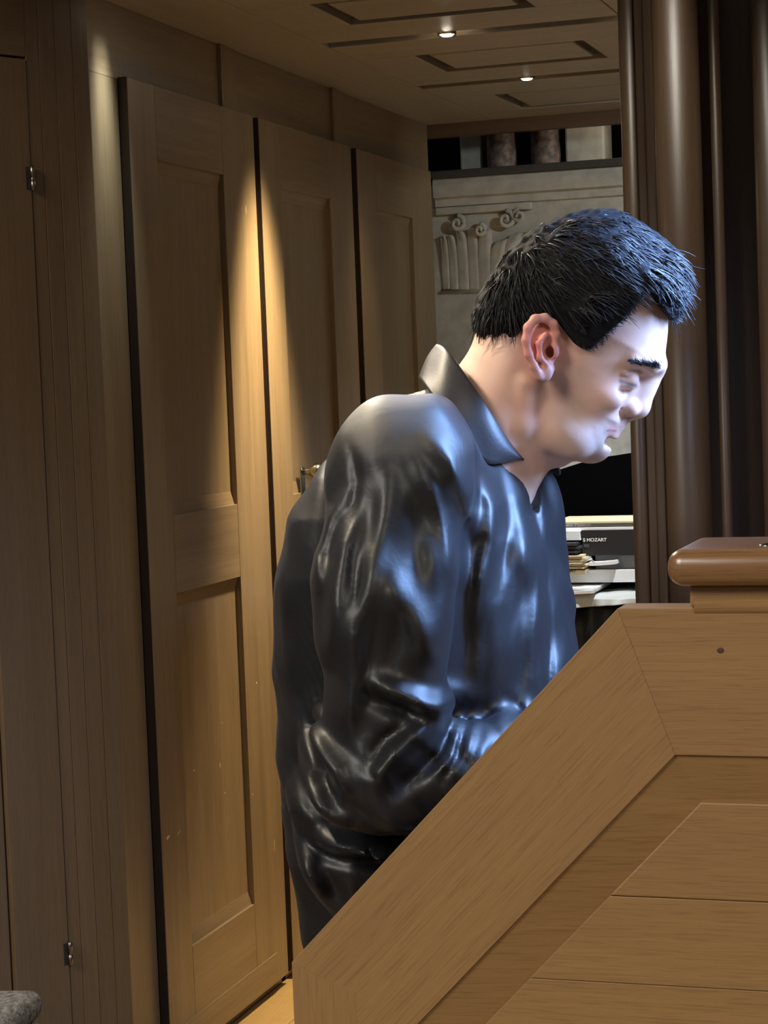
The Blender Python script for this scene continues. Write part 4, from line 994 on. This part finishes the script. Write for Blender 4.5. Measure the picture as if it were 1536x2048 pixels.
# collar: stand and turned-down leaf lofted round the neck
def loft(name, rows_, mat, parent, thick=.0022, sub=True):
    n = len(rows_[0]); vs = np.concatenate([np.asarray(r) for r in rows_]); fs = []
    for a in range(len(rows_)-1):
        for b in range(n-1): fs.append((a*n+b, a*n+b+1, (a+1)*n+b+1, (a+1)*n+b))
    o = mesh_obj(name, vs, np.array(fs), mat, parent)
    if sub: s_ = o.modifiers.new('sub', 'SUBSURF'); s_.levels = 2; s_.render_levels = 2
    s_ = o.modifiers.new('th', 'SOLIDIFY'); s_.thickness = thick; s_.offset = 0; return o
def spline(pts, n):
    P = np.asarray(pts); P = np.vstack([2*P[0]-P[1], P, 2*P[-1]-P[-2]]); out = []
    for i in range(n):
        t = i/(n-1)*(len(pts)-1); j = min(int(t), len(pts)-2); f = t-j; a, b, c, d = P[j:j+4]
        out.append(.5*(2*b+(c-a)*f+(2*a-5*b+4*c-d)*f*f+(3*b-a-3*c+d)*f**3))
    return np.array(out)
top = spline([L(1046, 921, .040), L(1012, 872, .062), L(970, 800, .074), L(928, 738, .066), L(893, 690, .040), L(878, 684, 0), L(893, 692, -.040), L(930, 742, -.066), L(980, 805, -.074), L(1035, 865, -.062), L(1075, 902, -.046), L(1101, 918, -.028)], 41)
low = spline([L(1034, 918, .052), L(1000, 927, .074), L(966, 924, .088), L(926, 876, .098), L(884, 818, .092), L(843, 762, .055), L(840, 758, 0), L(850, 770, -.06), L(900, 830, -.10), L(985, 890, -.10), L(1080, 930, -.085), L(1121, 953, -.050)], 41)
inn = spline([L(1042, 934, .036), L(1005, 900, .058), L(960, 835, .070), L(918, 780, .064), L(885, 740, .040), L(868, 732, 0), L(885, 742, -.040), L(920, 785, -.064), L(970, 845, -.070), L(1025, 890, -.058), L(1068, 925, -.042), L(1090, 940, -.026)], 41)
rows_ = [inn]
mid = []
ctr = (top.mean(0)+low.mean(0))/2
for t in (0, .12, .35, .65, 1.):
    r = top*(1-t)+low*t; bul = (r-ctr); bul[:, 2] = 0; bul /= np.linalg.norm(bul, axis=1)[:, None]+1e-9
    r = r+bul*.005*math.sin(math.pi*min(1, t*1.15)) if t not in (0, 1.) else r; rows_.append(r)
M_COLLAR = plain('black_collar_cloth', (.028, .025, .028), .45, spec=.6, bump=.05, bscale=300)
loft('collar', rows_, M_COLLAR, shirt)
# ================= trousers and shoes (behind the console cheek)
tr = Field(np.arange(-.22, .64, .007), np.arange(-.30, .28, .007), np.arange(.14, .86, .007))
for hy, kn, an in ((-.09, KNR, ANR), (.09, KNL, ANL)): tr.chain([np.array([.07, hy, HIPZ]), kn, an+np.array([0, 0, .0])], [.088, .068, .058], .03)
tr.ell(np.array([.05, 0, HIPZ+.02]), (.10, .155, .09), 0, .03)
V, Q = surface_nets(tr); mesh_obj('trousers', relax(V, Q, 2), Q, plain('black_trousers', (.012, .012, .014), .6), man)
for an in (ANR, ANL):
    s_ = Field(np.arange(an[0]-.09, an[0]+.24, .005), np.arange(an[1]-.07, an[1]+.07, .005), np.arange(an[2]-.12, an[2]+.06, .005))
    s_.chain([an+np.array([-.03, 0, -.05]), an+np.array([.08, 0, -.058]), an+np.array([.17, 0, -.066])], [.040, .042, .032], .02); s_.cap(an, an+np.array([0, 0, -.03]), .045, .045, .02)
    V, Q = surface_nets(s_); mesh_obj('shoe', relax(V, Q, 2), Q, plain('black_shoe', (.01, .01, .01), .3), man)
# bench and pedal board under him
def Wd(p): return BASE+FW*p[0]+LF*p[1]+np.array([0, 0, p[2]])
bc = Wd((.11, 0, 0)); sz = HIPZ-.096
bench = empty('organ_bench', bc, VA, label='dark reddish wooden organ bench under the man in black', cat='bench')
def bbox(n, lo, hi, mat=W_BENCH):
    o = box(n, lo, hi, mat, None, .003); M = world_of(bench) @ o.matrix_basis; o.parent = bench; o.matrix_basis = world_of(bench).inverted() @ M; return o
bbox('seat', (-.15, -.40, sz-.045), (.15, .40, sz)); bbox('side_board', (-.12, -.38, 0), (.12, -.345, sz-.046)); bbox('side_board', (-.12, .345, 0), (.12, .38, sz-.046)); bbox('stretcher', (-.02, -.344, .12), (.02, .344, .2))
pb = Wd((.48, 0, 0)); ped = empty('pedal_board', pb, VA, label='wooden organ pedal board on the floor under the console', cat='pedal board')
def pbox(n, lo, hi, mat):
    o = box(n, lo, hi, mat, None, .002); M = world_of(ped) @ o.matrix_basis; o.parent = ped; o.matrix_basis = world_of(ped).inverted() @ M
pbox('frame', (-.20, -.50, 0), (-.165, .50, .11), W_CONS); pbox('frame', (.155, -.50, 0), (.19, .50, .11), W_CONS)
for i in range(15): pbox('pedal', (-.164, -.46+i*.0655, .06), (.154, -.43+i*.0655, .085), W_CONS)
